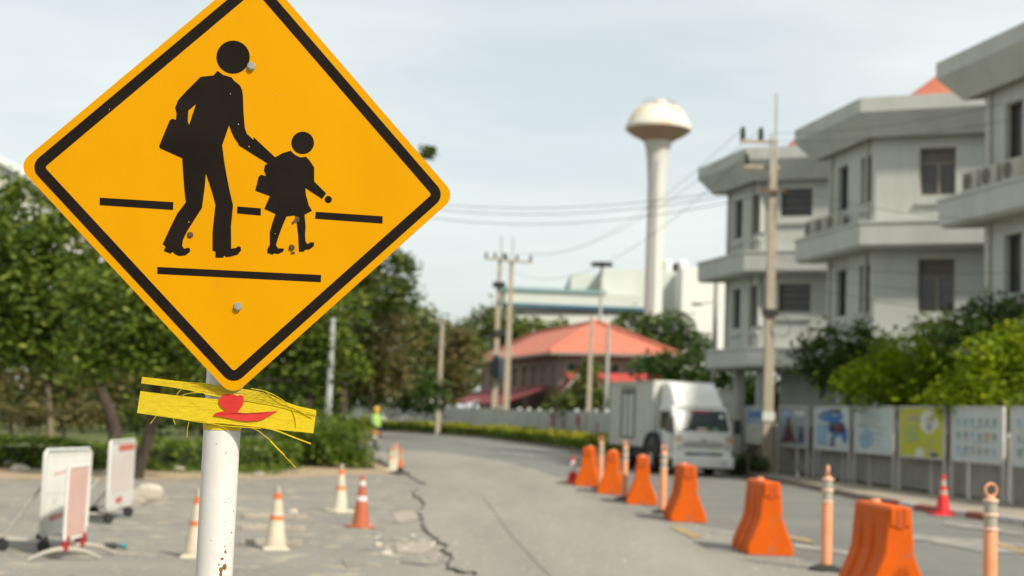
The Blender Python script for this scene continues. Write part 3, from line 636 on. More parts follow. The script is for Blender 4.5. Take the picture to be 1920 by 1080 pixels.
tree('broadleaf_tree', 'dark clipped tree between the truck roof and the far wing', gtree(1270, 70), [(1230, 690, 50, 30), (1290, 690, 50, 30), (1340, 700, 30, 30), (1310, 720, 60, 30)], 70, leaf_deep, 0.19, 0.9, 0.12, group=RT, seed=25)
tree('broadleaf_tree', 'dark green tree at the foot of the white water tower', gtree(1250, 112), [(1260, 615, 50, 30), (1185, 610, 45, 28), (1290, 650, 45, 30), (1230, 640, 50, 30), (1310, 655, 30, 25)], 112, leaf_deep, 0.28, 0.9, 0.2, group=RT, seed=26)
tree('garden_shrub', 'leafy light green shrub in front of the house porch', gtree(1090, 80), [(1100, 740, 45, 30), (1060, 755, 40, 20), (1110, 700, 25, 25), (1130, 750, 20, 30)], 80, leaf_mid, 0.2, 0.9, 0.08, seed=27, cat='shrub')
tree('garden_shrub', 'dark shrub mass under the far wing beside the concrete pole', gtree(1400, 58), [(1380, 720, 40, 30), (1420, 730, 40, 40), (1480, 740, 40, 40), (1440, 760, 50, 30)], 60, leaf_deep, 0.16, 1.0, 0.08, seed=28, cat='shrub')
tree('garden_shrub', 'small dark green shrub at the kerb right of the truck', tuple(G(1402, 893, 0.1)[:2]), [(1402, 868, 26, 20), (1385, 874, 18, 14), (1420, 876, 18, 14)], 45.2, leaf_deep, 0.08, 1.3, 0.03, seed=29, cat='shrub', zb=0.1)
tree('garden_shrub', 'green shrub left of the lane behind the yellow hedge', gtree(745, 111), [(740, 775, 30, 14), (790, 765, 24, 12), (715, 770, 20, 16)], 111, leaf_mid, 0.24, 1.0, 0.06, seed=30, cat='shrub')
tree('garden_shrub', 'rounded leafy bush at the end of the left hedge', tuple(G(640, 872, -.05)[:2]), [(640, 835, 50, 34), (590, 815, 60, 36), (660, 855, 30, 20), (560, 840, 50, 36)], 40.5, leaf_hedge, 0.085, 1.2, 0.04, seed=31, cat='shrub')
tree('garden_shrub', 'dark taller bush behind the left hedge near the light pole', gtree(600, 45), [(590, 800, 60, 24), (650, 805, 40, 20), (540, 800, 50, 24)], 44.5, leaf_left, 0.1, 1.0, 0.04, seed=32, cat='shrub')
for i, (px, Y, s) in enumerate([(120, 58, 1.0), (300, 62, 1.0), (20, 60, 1.1), (420, 60, 1.0), (200, 75, 1.2), (480, 66, 1)]):
    tree('understorey_bush', ['low brown bush under the far left trees', 'low brown bush between the two dark trunks', 'wide low bush at the left edge of the lawn', 'low bush on the lawn right of the white post', 'pale bush seen behind the dark vertical trunk', 'low bush under the strap end by the hedge'][i],
         gtree(px, Y), [(px, 775, 60 * s, 28), (px - 50, 785, 40, 20), (px + 50, 780, 45, 24)], Y, leaf_brown if i % 2 == 0 else leaf_mid, 0.16, 0.7, 0.05, seed=40 + i, cat='bush', group='bushes under the left trees')

def hedge(name, label, path, h, w, M, leaf, dens, seed, top_M=None, zb=-0.05, group=None):
    rs = np.random.default_rng(seed); root = thing(name, label, 'hedge', (path[0][0], path[0][1], zb), group=group)
    o = np.array([path[0][0], path[0][1], 0]); P = []
    core = MB(); acc_l = 0
    for a, b in zip(path, path[1:]):
        L_ = math.dist(a, b); n = int(dens * L_ * (h * 2 + w) / leaf ** 2); acc_l += L_
        t = rs.uniform(0, 1, n); d = np.array([b[0] - a[0], b[1] - a[1]]) / L_; nr = np.array([d[1], -d[0]])
        u = rs.uniform(-1, 1, n); z = rs.uniform(0.02, 1, n)
        sel = rs.uniform(0, 1, n) < 0.42; z[sel] = rs.normal(1, 0.05, sel.sum()); u[~sel] = np.sign(u[~sel]) * rs.normal(1, 0.1, (~sel).sum())
        und = 1 + 0.1 * np.sin(t * L_ * 1.1 + seed) + 0.06 * np.sin(t * L_ * 3.3)
        P.append(np.stack([a[0] + (b[0] - a[0]) * t + nr[0] * u * w / 2 - o[0], a[1] + (b[1] - a[1]) * t + nr[1] * u * w / 2 - o[1], z * h * und], 1))
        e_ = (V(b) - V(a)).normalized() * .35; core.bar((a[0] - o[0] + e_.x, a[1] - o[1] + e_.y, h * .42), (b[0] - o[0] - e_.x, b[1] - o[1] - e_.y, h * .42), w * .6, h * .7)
    P = np.concatenate(P); v = leaves(P, np.float64(0.03), 1, leaf, rs)
    n = len(P); a = rs.normal(0, 1, (n, 3)); a /= np.linalg.norm(a, axis=1)[:, None]; b = np.cross(a, rs.normal(0, 1, (n, 3))); b /= np.linalg.norm(b, axis=1)[:, None]
    s = leaf * rs.uniform(.6, 1.3, n)[:, None]
    q = np.stack([P - a * s, P + b * s * .45, P + a * s, P - b * s * .45], 1)
    if top_M is None: leaf_mesh('foliage', q.reshape(-1, 3), M, root)
    else:
        up = P[:, 2] > h * 0.8
        leaf_mesh('foliage', q[~up].reshape(-1, 3), M, root); leaf_mesh('top_foliage', q[up].reshape(-1, 3), top_M, root)  # leaves near the hedge top take the yellower, lighter colour
    core.build('dark_core', mat('hedge_core_dark', (0.028, 0.036, 0.012), 0.95), root)  # solid dark block added inside the hedge to stop see-through gaps
    return root
hedge('clipped_hedge', 'low clipped green hedge along the lawn on the left', [(-40, 33.6), (-13, 33.6), (-9.4, 34.9), (-7.2, 36.8), (-5.8, 38.6)], 0.66, 1.0, leaf_hedge, 0.085, 1.3, 51)
hedge('clipped_hedge', 'green hedge running up the left side of the lane to the motorcyclist', [(-5.75, 41.5), (-5.5, 44), (-6.0, 49), (-7.0, 56), (-8.0, 66)], 0.8, 1.1, leaf_hedge, 0.10, 1.3, 52)
hedge('clipped_hedge', 'yellow topped low hedge along the far white wall', [(6.4, 54.5), (4.1, 64.9), (2.2, 77.6), (-1.0, 91.9), (-6.6, 101.7), (-14, 108.6)], 0.66, 0.9, leaf_hedge, 0.12, 1.3, 53, leaf_yellow, 0.1)
gr = leaves(np.stack([rng.uniform(-16, -5.5, 500), rng.uniform(33.0, 37.5, 500), np.full(500, 0.0)], 1), np.float64(0.22), 9000, 0.07, rng)
gr = gr.reshape(-1, 4, 3); keep = (gr[:, :, 1].mean(1) > 33.2 + 0.25 * np.clip(gr[:, :, 0].mean(1) + 12, 0, 9)); gr = gr[keep]
gr[:, :, 2] = np.abs(gr[:, :, 2]) * 0.5 - 0.04
o = leaf_mesh('verge_grass', gr.reshape(-1, 3), leaf_hedge, None); tag(o, 'ragged green grass along the foot of the left hedge', 'grass', kind='stuff')

# ================================================================== GREY WHITE BUILDING, THREE STAGGERED WINGS
bld = thing('office_building', 'grey white building of three staggered wings with deep slanted eaves behind the fence', 'building', (10.7, 44.0, 0))
binv = V((-10.7, -44.0, 0))
def poly_off(poly, d):                                   # inward offset of a counter-clockwise polygon
    n = len(poly); out = []
    for i in range(n):
        p0, p1, p2 = V(poly[i - 1]), V(poly[i]), V(poly[(i + 1) % n])
        e1, e2 = (p1 - p0).normalized(), (p2 - p1).normalized()
        n1, n2 = V((-e1.y, e1.x)), V((-e2.y, e2.x))
        k = d / max(0.25, 1 + n1.dot(n2)); out.append(tuple(p1 + (n1 + n2) * k))
    return out
def ring(b, lo, z0, hi, z1):
    n = len(lo); b.add([(p[0], p[1], z0) for p in lo] + [(p[0], p[1], z1) for p in hi], [(i, (i + 1) % n, n + (i + 1) % n, n + i) for i in range(n)])
def wall_face(b, P0, P1, z0, z1, ops, deep=0.22):
    """wall strip from P0 to P1 with real recessed openings; ops = (s0, s1, za, zb) in metres along the wall"""
    d = V((P1[0] - P0[0], P1[1] - P0[1])); L_ = d.length; d.normalize(); inn = V((-d.y, d.x))
    xs = sorted({0.0, L_, *[o[0] for o in ops], *[o[1] for o in ops]}); zs = sorted({z0, z1, *[o[2] for o in ops], *[o[3] for o in ops]})
    pt = lambda s, z, e=0.0: (P0[0] + d.x * s + inn.x * e, P0[1] + d.y * s + inn.y * e, z)
    for a, c in zip(xs, xs[1:]):
        for e, g in zip(zs, zs[1:]):
            if any(o[0] <= (a + c) / 2 <= o[1] and o[2] <= (e + g) / 2 <= o[3] for o in ops): continue
            b.quad(pt(a, e), pt(c, e), pt(c, g), pt(a, g))
    for (a, c, e, g) in ops:
        b.quad(pt(a, e), pt(a, e, deep), pt(a, g, deep), pt(a, g)); b.quad(pt(c, e, deep), pt(c, e), pt(c, g), pt(c, g, deep))
        b.quad(pt(a, e), pt(c, e), pt(c, e, deep), pt(a, e, deep)); b.quad(pt(a, g, deep), pt(c, g, deep), pt(c, g), pt(a, g))
    return pt
def window(pt, op, deep, style):
    a, c, e, g = op
    w = MB(); q = deep - 0.02; fw = 0.055
    def rect(s0, s1, za, zb, f, bk):
        P = [pt(s0, za, f), pt(s1, za, f), pt(s1, zb, f), pt(s0, zb, f), pt(s0, za, bk), pt(s1, za, bk), pt(s1, zb, bk), pt(s0, zb, bk)]
        w.add(P, [(0, 1, 2, 3), (0, 4, 5, 1), (1, 5, 6, 2), (2, 6, 7, 3), (3, 7, 4, 0)])
    rect(a, a + fw, e, g, q - .04, q + .02); rect(c - fw, c, e, g, q - .04, q + .02); rect(a + fw, c - fw, e, e + fw, q - .04, q + .02); rect(a + fw, c - fw, g - fw, g, q - .04, q + .02)
    if style == 'wide':
        m_ = a + (c - a) * .52; rect(m_ - .04, m_ + .04, e + fw, e + (g - e) * .66, q - .045, q + .02); rect(a + fw, c - fw, e + (g - e) * .66, e + (g - e) * .66 + .05, q - .04, q + .02)
    if style == 'louvre':
        for k in (1, 2, 3): zz = e + (g - e) * k / 4; rect(a + fw, c - fw, zz - .035, zz + .035, q - .05, q + .02)
    wf = w.build('window', win_frame if style == 'wide' else win_dark, bld)
    pane = MB().quad(pt(a + .03, e + .03, q + .03), pt(c - .03, e + .03, q + .03), pt(c - .03, g - .03, q + .03), pt(a + .03, g - .03, q + .03)).build('pane', win_glass, wf)
    if style == 'wide':
        zt = e + (g - e) * .67; MB().quad(pt(a + .06, zt + .04, q + .022), pt(c - .06, zt + .04, q + .022), pt(c - .06, g - .06, q + .022), pt(a + .06, g - .06, q + .022)).build('blind', mat('window_blind', (0.17, 0.155, 0.135), 0.8), wf)
    s = MB(); P = []
    for (s_, z_, e_) in ((a - .08, e - .30, -.09), (c + .08, e - .30, -.09), (c + .08, e - .19, -.09), (a - .08, e - .19, -.09), (a - .08, e - .30, .0), (c + .08, e - .30, .0), (c + .08, e - .19, .0), (a - .08, e - .19, .0)): P.append(pt(s_, z_, e_))
    s.add(P, [(0, 1, 2, 3), (0, 4, 5, 1), (1, 5, 6, 2), (2, 6, 7, 3), (3, 7, 4, 0)]); s.build('sill', bld_fascia, wf)
fr = V((0.905, -0.425)); ZT = 12.0
wings = [dict(L=(7.47, 57.9), C=(8.62, 53.0), n=8.0), dict(L=(9.76, 49.5), C=(10.75, 44.1), n=8.0), dict(L=(11.75, 39.5), C=(12.85, 34.1), n=8.0)]
for wi, w in enumerate(wings):
    Lp, Cp = V(w['L']) + binv.xy, V(w['C']) + binv.xy
    R_, B_ = Cp + fr * w['n'], Lp + fr * w['n']
    out = [tuple(Lp), tuple(Cp), tuple(R_), tuple(B_)]
    wall = poly_off(out, 0.72)
    b = MB(); allops = []
    for i in range(4):
        P0, P1 = wall[i], wall[(i + 1) % 4]; Ln = math.dist(P0, P1); ops = []
        if i == 0:
            pos = [(0.75, 1.6), (2.6, 3.4)] if wi < 2 else [(1.0, 1.85), (2.9, 3.75)]
            for (s0, s1) in pos: ops += [(s0, s1, 8.85, 10.35), (s0, s1, 5.3, 6.85)]
            st = 'narrow'
        elif i == 1:
            pos = [(1.35, 2.45), (3.3, 4.4), (5.0, 5.6)] if wi else [(0.85, 2.05), (3.3, 4.4)]
            for (s0, s1) in pos: ops += [(s0, s1, 8.95, 10.45) if wi else (s0, s1, 9.45, 10.5), (s0, s1, 5.3, 6.95) if wi else (s0, s1, 5.85, 6.9)]
            st = 'wide' if wi else 'louvre'
        elif i == 3:
            ops = [(1.0, 1.6, 8.85, 10.35), (1.0, 1.6, 5.3, 6.85)]; st = 'narrow'
        else: st = 'narrow'
        pt = wall_face(b, P0, P1, 3.75, 10.95, ops)
        for op in ops: allops.append((pt, op, st))
    b.build('wall', bld_wall, bld)
    for pt, op, st in allops: window(pt, op, 0.22, st)
    # roof: fascia, slanted eave, flat soffit, top deck
    e = MB(); i45 = poly_off(out, 0.40)
    ring(e, out, ZT - 0.45, out, ZT); e.build('fascia', bld_fascia, bld)
    e = MB(); ring(e, i45, ZT - 1.2, out, ZT - 0.45); e.build('slanted_eave', bld_wall, bld)
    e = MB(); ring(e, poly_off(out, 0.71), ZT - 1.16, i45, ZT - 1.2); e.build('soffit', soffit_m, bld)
    MB().prism(poly_off(out, 0.02), ZT - 0.1, ZT - 0.02).build('roof_deck', bld_fascia, bld)
    # red hipped roof set back on the deck
    hp = poly_off(out, 1.7); c0 = (V(hp[0]) + V(hp[1])) / 2 + fr * 1.9; c1 = (V(hp[2]) + V(hp[3])) / 2 - fr * 1.9
    MB().add([(*p, ZT - .02) for p in hp] + [(*c0, ZT + 1.4), (*c1, ZT + 1.4)], [(0, 1, 4), (1, 2, 5, 4), (2, 3, 5), (3, 0, 4, 5)]).build('roof', roof_red, bld)
    # projecting ledges
    for (z0, z1, off, cap) in ((7.25, 8.1, 0.06, 0.0), (3.7, 4.5, 0.30, 0.0)):
        lo = poly_off(out, off); inn = poly_off(out, 0.71)
        e = MB(); ring(e, lo, z0 + .1, lo, z1 - .09); ring(e, poly_off(out, off + .1), z0, lo, z0 + .1)
        ring(e, inn, z0, poly_off(out, off + .1), z0); lip = poly_off(out, off - 0.035)
        ring(e, lo, z1 - .09, lip, z1 - .088); ring(e, lip, z1 - .088, lip, z1); ring(e, lip, z1, inn, z1 + .005)
        e.build('ledge', bld_fascia, bld)
    for (wp, sh) in ((wall[1], -.5), (wall[0], .35)):
        d_ = (V(wall[1]) - V(wall[0])).normalized(); p = V(wp) + d_ * sh + V((d_.y, -d_.x)) * .07
        MB().tube([(p.x, p.y, 8.11), (p.x, p.y, 10.9)], .045, 8).build('drain_pipe', metal_pale, bld, smooth=True); MB().tube([(p.x, p.y, 4.52), (p.x, p.y, 7.24)], .045, 8).build('drain_pipe', metal_pale, bld, smooth=True)
    # open ground floor: columns and a dark recessed wall
    for p in poly_off(out, 1.1): MB().box((p[0] - .2, p[1] - .2, 0), (p[0] + .2, p[1] + .2, 3.72)).build('column', bld_wall, bld)
    inn = poly_off(out, 2.0); e = MB(); ring(e, inn, 0, inn, 3.72); e.build('ground_floor_wall', bld_wall, bld)
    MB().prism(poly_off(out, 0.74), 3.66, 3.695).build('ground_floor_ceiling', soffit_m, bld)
core = [(14.3, 60.5), (16.6, 52.5), (18.6, 42), (20.5, 30), (30, 27), (26, 64)]
e = MB(); e.prism([(p[0] + binv.x, p[1] + binv.y) for p in core], 0, 11.9); e.build('rear_block', bld_wall, bld)
# air conditioners standing on the ledges
def ac_unit(label, loc, rz, group='air conditioners on the ledges'):
    t = thing('air_conditioner', label, 'air conditioner', loc, rz, group)
    MB().box((-.40, -.14, .04), (.40, .14, .58)).build('housing', ac_m, t, bevel=.015)
    g = MB(); n = 24
    g.add([(-.1 + .22 * math.cos(2 * PI * k / n), -.146, .31 + .22 * math.sin(2 * PI * k / n)) for k in range(n)], [tuple(range(n))]); g.build('fan_opening', ac_fan, t)
    for k in range(4): zz = .12 + k * .125; MB().bar((-.34, -.15, zz), (.14, -.15, zz), .012, .012).build('grille_bar', ac_m, t)
    for x in (-.3, .3): MB().box((x - .03, -.13, 0), (x + .03, .13, .04)).build('foot', dark, t)
    return t
sidev = V((0.2, -0.98)); 
def ledge_pt(Lp, s, inward, z): p = V(Lp) + sidev * s + V((0.98, 0.2)) * inward; return (p.x, p.y, z)
RZ = math.atan2(-0.98, 0.2)
for i, s in enumerate((0.9, 1.85, 2.75)):
    ac_unit(['air conditioner on the middle wing ledge, nearest its left end', 'air conditioner in the middle of three on the middle wing ledge', 'air conditioner below the second narrow window of the middle wing'][i], ledge_pt((9.76, 49.5), s, .36, 8.107), RZ)
for i, s in enumerate((1.5, 2.45, 3.5)):
    ac_unit(['leftmost air conditioner on the nearest wing ledge', 'second air conditioner on the nearest wing ledge', 'air conditioner at the right picture edge on the nearest wing'][i], ledge_pt((11.75, 39.5), s, .36, 8.107), RZ)

# ================================================================== FENCE AND POSTER BOARDS (right)
FA, FB = V((11.6, 30.2)), V((8.75, 50.5)); fd = (FB - FA).normalized(); fn = V((-fd.y, fd.x)) * 1.0   # fn points to the street side
if fn.x > 0: fn = -fn
FL = (FB - FA).length
fence = thing('sheet_fence', 'long off white sheet fence of ribbed panels behind the poster boards', 'fence', (FA.x, FA.y, 0.115))
PW = 2.0; npan = int(FL / PW)
pm = None
for k in range(-1, npan + 1):
    s0, s1 = k * PW + .05, (k + 1) * PW - .05
    if pm is None:
        b = MB(); nr = 18; pr = []
        for i in range(nr + 1):
            x = (PW - .1) * i / nr; w = (PW - .1) / nr
            pr += [(x - w * .18, 0.0), (x - w * .08, .022), (x + w * .08, .022), (x + w * .18, 0.0)] if 0 < i < nr else [(x, 0.0)]
        vs = []
        for z in (0.05, 1.45):
            vs += [(x, -h, z) for x, h in pr]
        n = len(pr); b.add(vs, [(i, i + 1, n + i + 1, n + i) for i in range(n - 1)])
        b.box((0, .0, 1.45), (PW - .1, .03, 1.49)); b.box((0, .004, .02), (PW - .1, .03, .06))
        o = b.build('fence_panel', fence_m, fence); pm = o.data
    else:
        o = bpy.data.objects.new('fence_panel', pm); COL.objects.link(o); o.parent = fence
    p = fd * s0; o.location = (p.x, p.y, 0); o.rotation_euler.z = math.atan2(fd.y, fd.x) + PI; o.location = (fd * s1).to_3d()
    q = fd * (k * PW); MB().box((-.04, -.04, -.1), (.04, .04, 1.55)).build('fence_post', fence_post_m, fence, loc=(q.x, q.y, 0), rz=math.atan2(fd.y, fd.x))
def ell(b, cx, cz, rx, rz, y, n=20, ph=0):
    b.add([(cx + rx * math.cos(2 * PI * k / n) * (1 + .12 * math.sin(3 * k + ph)), y, cz + rz * math.sin(2 * PI * k / n) * (1 + .1 * math.cos(2 * k + ph))) for k in range(n)], [tuple(range(n))])
def rct(b, x0, z0, x1, z1, y): b.add([(x0, y, z0), (x1, y, z0), (x1, y, z1), (x0, y, z1)], [(0, 1, 2, 3)])
def poster(label, px0, px1, design, k):
    ln = FA + fn * 0.3; le = FB + fn * 0.3
    t0, t1 = on_line(ln, le, px0, 1.6), on_line(ln, le, px1, 1.6)
    p0, p1 = ln.lerp(le, t0), ln.lerp(le, t1)
    W = (p1 - p0).length; d = (p1 - p0).normalized(); c = (p0 + p1) / 2
    t = thing('poster_board', label, 'notice board', (c.x, c.y, 0.115), math.atan2(d.y, d.x), 'poster boards along the fence')
    H0, H1 = 0.88, 2.10; w = W / 2
    for x in (-w - .05, w + .05): MB().box((x - .03, -.03, -.1), (x + .03, .03, H1 + .04)).build('leg', fence_post_m, t)
    for zz in (H0 - .045, H1): MB().box((-w - .02, -.045, zz), (w + .02, .02, zz + .045)).build('frame_rail', fence_post_m, t)
    base = {'lime': lime_p, 'blue': pale_p, 'red': grey_p}.get(design, pale_p)
    pn = MB().box((-w, -.02, H0), (w, .0, H1)).build('panel', base, t)
    rs = random.Random(k); pr = MB(); y = -.0225; h = H1 - H0
    X = lambda u: -w + u * W
    Z = lambda v: H0 + v * h
    mats_ = [sky_p, blue_p, navy_p, maroon_p, white_p, green_p, grey_p, tan_p, red_p]
    if design == 'blue':
        pr.cur = 0; rct(pr, X(.08), Z(.12), X(.4), Z(.6), y); pr.cur = 1; ell(pr, X(.48), Z(.78), W * .38, h * .14, y - .001); ell(pr, X(.68), Z(.5), W * .26, h * .2, y - .001, ph=2); ell(pr, X(.9), Z(.35), W * .08, h * .2, y - .001)
        pr.cur = 2; rct(pr, X(.45), Z(.4), X(.85), Z(.62), y - .002); ell(pr, X(.6), Z(.9), W * .2, h * .06, y - .002); rct(pr, X(.5), Z(.06), X(.62), Z(.3), y - .002); pr.cur = 3; ell(pr, X(.75), Z(.52), W * .15, h * .13, y - .003)
    elif design == 'red':
        pr.cur = 0; rct(pr, X(.1), Z(.5), X(.45), Z(.95), y); pr.cur = 3; pr.add([(X(.08), y - .001, Z(.08)), (X(.7), y - .001, Z(.08)), (X(.5), y - .001, Z(.4)), (X(.42), y - .001, Z(.75)), (X(.3), y - .001, Z(.75)), (X(.24), y - .001, Z(.35))], [(0, 1, 2, 3, 4, 5)])
        pr.cur = 5; rct(pr, X(.5), Z(.4), X(.62), Z(.7), y - .001); pr.cur = 2; rct(pr, X(.72), Z(.1), X(.9), Z(.5), y - .001); pr.cur = 4; rct(pr, X(.55), Z(.76), X(.9), Z(.92), y - .001)
    elif design == 'lime':
        pr.cur = 7; rct(pr, X(.15), Z(.72), X(.45), Z(.84), y); pr.cur = 4; ell(pr, X(.68), Z(.72), W * .2, h * .24, y, ph=1); ell(pr, X(.48), Z(.08), W * .1, h * .1, y); pr.cur = 6; ell(pr, X(.69), Z(.62), W * .07, h * .1, y - .001); pr.cur = 2; ell(pr, X(.8), Z(.06), W * .1, h * .05, y - .001)
        pr.cur = 5
        for r in range(6): rct(pr, X(.1), Z(.3 + .06 * r), X(rs.uniform(.3, .48)), Z(.315 + .06 * r), y)
    elif design == 'skyblue':
        pr.cur = 0; rct(pr, X(.05), Z(.55), X(.95), Z(.95), y); pr.cur = 1; rct(pr, X(.2), Z(.72), X(.8), Z(.86), y - .001); pr.cur = 4; rct(pr, X(.1), Z(.1), X(.9), Z(.5), y)
    elif design == 'map':
        pr.cur = 0; ell(pr, X(.32), Z(.3), W * .2, h * .22, y, ph=3); pr.cur = 5
        for r in range(5): rct(pr, X(.15), Z(.55 + .07 * r), X(rs.uniform(.6, .88)), Z(.57 + .07 * r), y - .001)
        pr.cur = 6
        for r in range(4): rct(pr, X(.5 + .05 * r), Z(.1 + .1 * r), X(.53 + .09 * r), Z(.115 + .1 * r), y - .001)
        ell(pr, X(.6), Z(.42), W * .2, h * .012, y - .001)
    else:
        for r in range(3):
            for q in range(6):
                pr.cur = rs.choice([0, 5, 5, 6, 0, 7]); x_ = .1 + q * .145; z_ = .14 + r * .27; sc_ = rs.uniform(.6, 1)
                rct(pr, X(x_), Z(z_), X(x_ + .09 * sc_), Z(z_ + .15 * sc_), y); pr.cur = 6; rct(pr, X(x_), Z(z_ - .04), X(x_ + .1), Z(z_ - .028), y)
    for r in range(22):
        pr.cur = rs.choice([6, 6, 5, 0, 4, 7]); u = rs.uniform(.06, .7); v = rs.uniform(.05, .93); rct(pr, X(u), Z(v), X(u + rs.uniform(.06, .26)), Z(v + rs.uniform(.008, .022)), y - .004 - .0004 * r)
    pr.build('print', mats_, pn, fix=False)
    return t
poster('pale blue poster board partly hidden by the concrete pole', 1398, 1437, 'skyblue', 1)
poster('poster board with a dark red figure, right of the concrete pole', 1461, 1514, 'red', 2)
poster('poster board with a bright blue blot on white', 1528, 1592, 'blue', 3)
poster('pale grey blue poster board left of the lime one', 1604, 1675, 'map', 4)
poster('lime yellow poster board with a white oval', 1689, 1770, 'lime', 5)
poster('pale poster board with rows of small pictures behind the red cone', 1787, 1880, 'grid', 6)
poster('pale poster board cut by the right picture edge', 1900, 2002, 'grid', 7)

# ================================================================== FAR WHITE WALL
WPTS = [V(p) for p in ((5.5, 63.2), (3.75, 77.3), (0.75, 92.3), (-5.6, 103.4), (-14.5, 111.5))]
fw_ = thing('boundary_wall', 'white boundary wall with painted shapes beyond the far hedge', 'wall', (WPTS[0].x, WPTS[0].y, 0.1))
pnl = []
for a, b in zip(WPTS, WPTS[1:]):
    wd = (b - a).normalized(); wz = math.atan2(wd.y, wd.x) + PI; WL = (b - a).length; nw = round(WL / 2.9); PWW = WL / nw
    for k in range(nw):
        p0, p1 = a + wd * (k * PWW) - WPTS[0], a + wd * ((k + 1) * PWW) - WPTS[0]
        o = MB().box((.1, -.05, 0), (PWW - .1, .05, 1.82)).build('wall_panel', wall_white, fw_, loc=(p1.x, p1.y, 0), rz=wz); pnl.append(o)
        MB().box((-.11, -.1, 0), (.11, .1, 1.95)).build('pillar', wall_white, fw_, loc=(p0.x, p0.y, 0), rz=wz)
def mural(k, shapes):
    b = MB()
    for ci, pts in shapes: b.cur = ci; b.add([(x, -.054, z) for x, z in pts], [tuple(range(len(pts)))])
    b.build('painted_shape', [red_p, navy_p, green_p, grey_p], pnl[k], fix=False)
mural(4, [(0, [(.3, 1.1), (1.0, 1.1), (1.0, .2), (1.5, .2), (1.5, 1.6), (.3, 1.6)]), (1, [(.2, .2), (.8, .2), (.8, .7), (.2, .9)])])
mural(6, [(0, [(.5, .9), (1.2, .9), (1.2, 1.65), (.5, 1.65)]), (3, [(1.25, .2), (1.9, .2), (1.6, 1.5), (1.2, 1.7)]), (2, [(.2, .2), (.5, .2), (.5, .8), (.2, .8)])])
mural(5, [(2, [(1.6, .2), (2.1, .2), (2.1, 1.0), (1.6, .9)]), (0, [(.2, .6), (.6, .6), (.6, 1.3), (.2, 1.3)])])
mural(2, [(0, [(.6, .7), (1.0, .7), (1.0, 1.3), (.6, 1.3)])])

# ================================================================== RED ROOFED HOUSE
hx, hy = 2.4, 84.8
house = thing('red_roofed_house', 'brown two storey house with a hipped salmon red roof beyond the white wall', 'house', (hx * 1.25, hy * 1.25, -0.425))
house.scale = (1.25, 1.25, 1.25)
hd = V((-0.215, 0.977)); hr = V((0.93, -0.367)).normalized(); hr = V((0.977, 0.215 - 0.55)).normalized()
HL, HW = 26.0, 8.0
cnr = [V((0, 0)), hr * HW, hr * HW + hd * HL, hd * HL]
r1 = hr * HW / 2 + hd * 4.2; r2 = hr * HW / 2 + hd * (HL - 4.2)
def P3(p, z): return (p.x, p.y, z)
EZ, RZ_ = 5.42, 7.5
rb = MB(); rb.add([P3(p, EZ) for p in cnr] + [P3(r1, RZ_), P3(r2, RZ_)], [(0, 1, 4), (1, 2, 5, 4), (2, 3, 5), (3, 0, 4, 5)])
rf = rb.build('roof', roof_red, house)
for a, b in ((P3(cnr[0], EZ), P3(r1, RZ_)), (P3(cnr[1], EZ), P3(r1, RZ_)), (P3(cnr[3], EZ), P3(r2, RZ_)), (P3(r1, RZ_), P3(r2, RZ_))):
    MB().tube([V(a) + V((0, 0, .03)), V(b) + V((0, 0, .05))], .11, 8).build('ridge_tile', roof_red, rf, smooth=True)
inn = poly_off([tuple(p) for p in cnr], 0.75)
fb = MB(); ring(fb, inn, EZ - .18, [tuple(p) for p in cnr], EZ - .16); ring(fb, [tuple(p) for p in cnr], EZ - .16, [tuple(p) for p in cnr], EZ - .004); fb.build('eaves', house_trim, house)
wb = MB(); hops = []
for i in range(4):
    P0, P1 = inn[i], inn[(i + 1) % 4]; Ln = math.dist(P0, P1); ops = []
    n = 3 if i in (0, 2) else 9
    for k in range(n):
        c = Ln * (k + .5) / n
        ops.append((c - .55, c + .55, 3.5, 4.8))
    pt = wall_face(wb, P0, P1, 0, EZ - .05, ops, .15); hops += [(pt, o) for o in ops]
wb.build('wall', house_wall, house)
for pt, (a, c, e, g) in hops:
    q = .1; w = MB()
    for (s0, s1, za, zb) in ((a - .1, a, e - .1, g + .1), (c, c + .1, e - .1, g + .1), (a, c, e - .1, e), (a, c, g, g + .1), ((a + c) / 2 - .03, (a + c) / 2 + .03, e, g), (a, (a + c) / 2 - .03, (e + g) / 2 - .03, (e + g) / 2 + .03), ((a + c) / 2 + .03, c, (e + g) / 2 - .03, (e + g) / 2 + .03)):
        w.add([pt(s0, za, -.04), pt(s1, za, -.04), pt(s1, zb, -.04), pt(s0, zb, -.04), pt(s0, za, .06), pt(s1, za, .06), pt(s1, zb, .06), pt(s0, zb, .06)], [(0, 1, 2, 3), (0, 4, 5, 1), (1, 5, 6, 2), (2, 6, 7, 3), (3, 7, 4, 0)])
    wf = w.build('window', house_trim, house)
    MB().quad(pt(a, e, q), pt(c, e, q), pt(c, g, q), pt(a, g, q)).build('pane', win_glass, wf)
# lean-to canopies with dark red roofs along the street side and the gabled porch
side_n = V((-hd.y, hd.x))
if side_n.x > 0: side_n = -side_n
for (s0, s1, za, zb, dp) in ((1.5, 9.5, 3.5, 2.25, 3.2), (10.5, 22, 3.3, 2.3, 3.6)):
    a, b = hd * s0 + hr * .5, hd * s1 + hr * .5; a2, b2 = a + side_n * dp, b + side_n * dp
    MB().add([P3(a, za), P3(b, za), P3(b2, zb), P3(a2, zb), P3(a, za - .12), P3(b, za - .12), P3(b2, zb - .12), P3(a2, zb - .12)], [(0, 3, 2, 1), (4, 5, 6, 7), (0, 1, 5, 4), (3, 7, 6, 2), (0, 4, 7, 3), (1, 2, 6, 5)]).build('canopy_roof', roof_dark, house)
    for k in range(4):
        p = a2.lerp(b2, k / 3) - side_n * .15; MB().box((p.x - .08, p.y - .08, 0), (p.x + .08, p.y + .08, zb - .1)).build('canopy_post', house_trim, house)
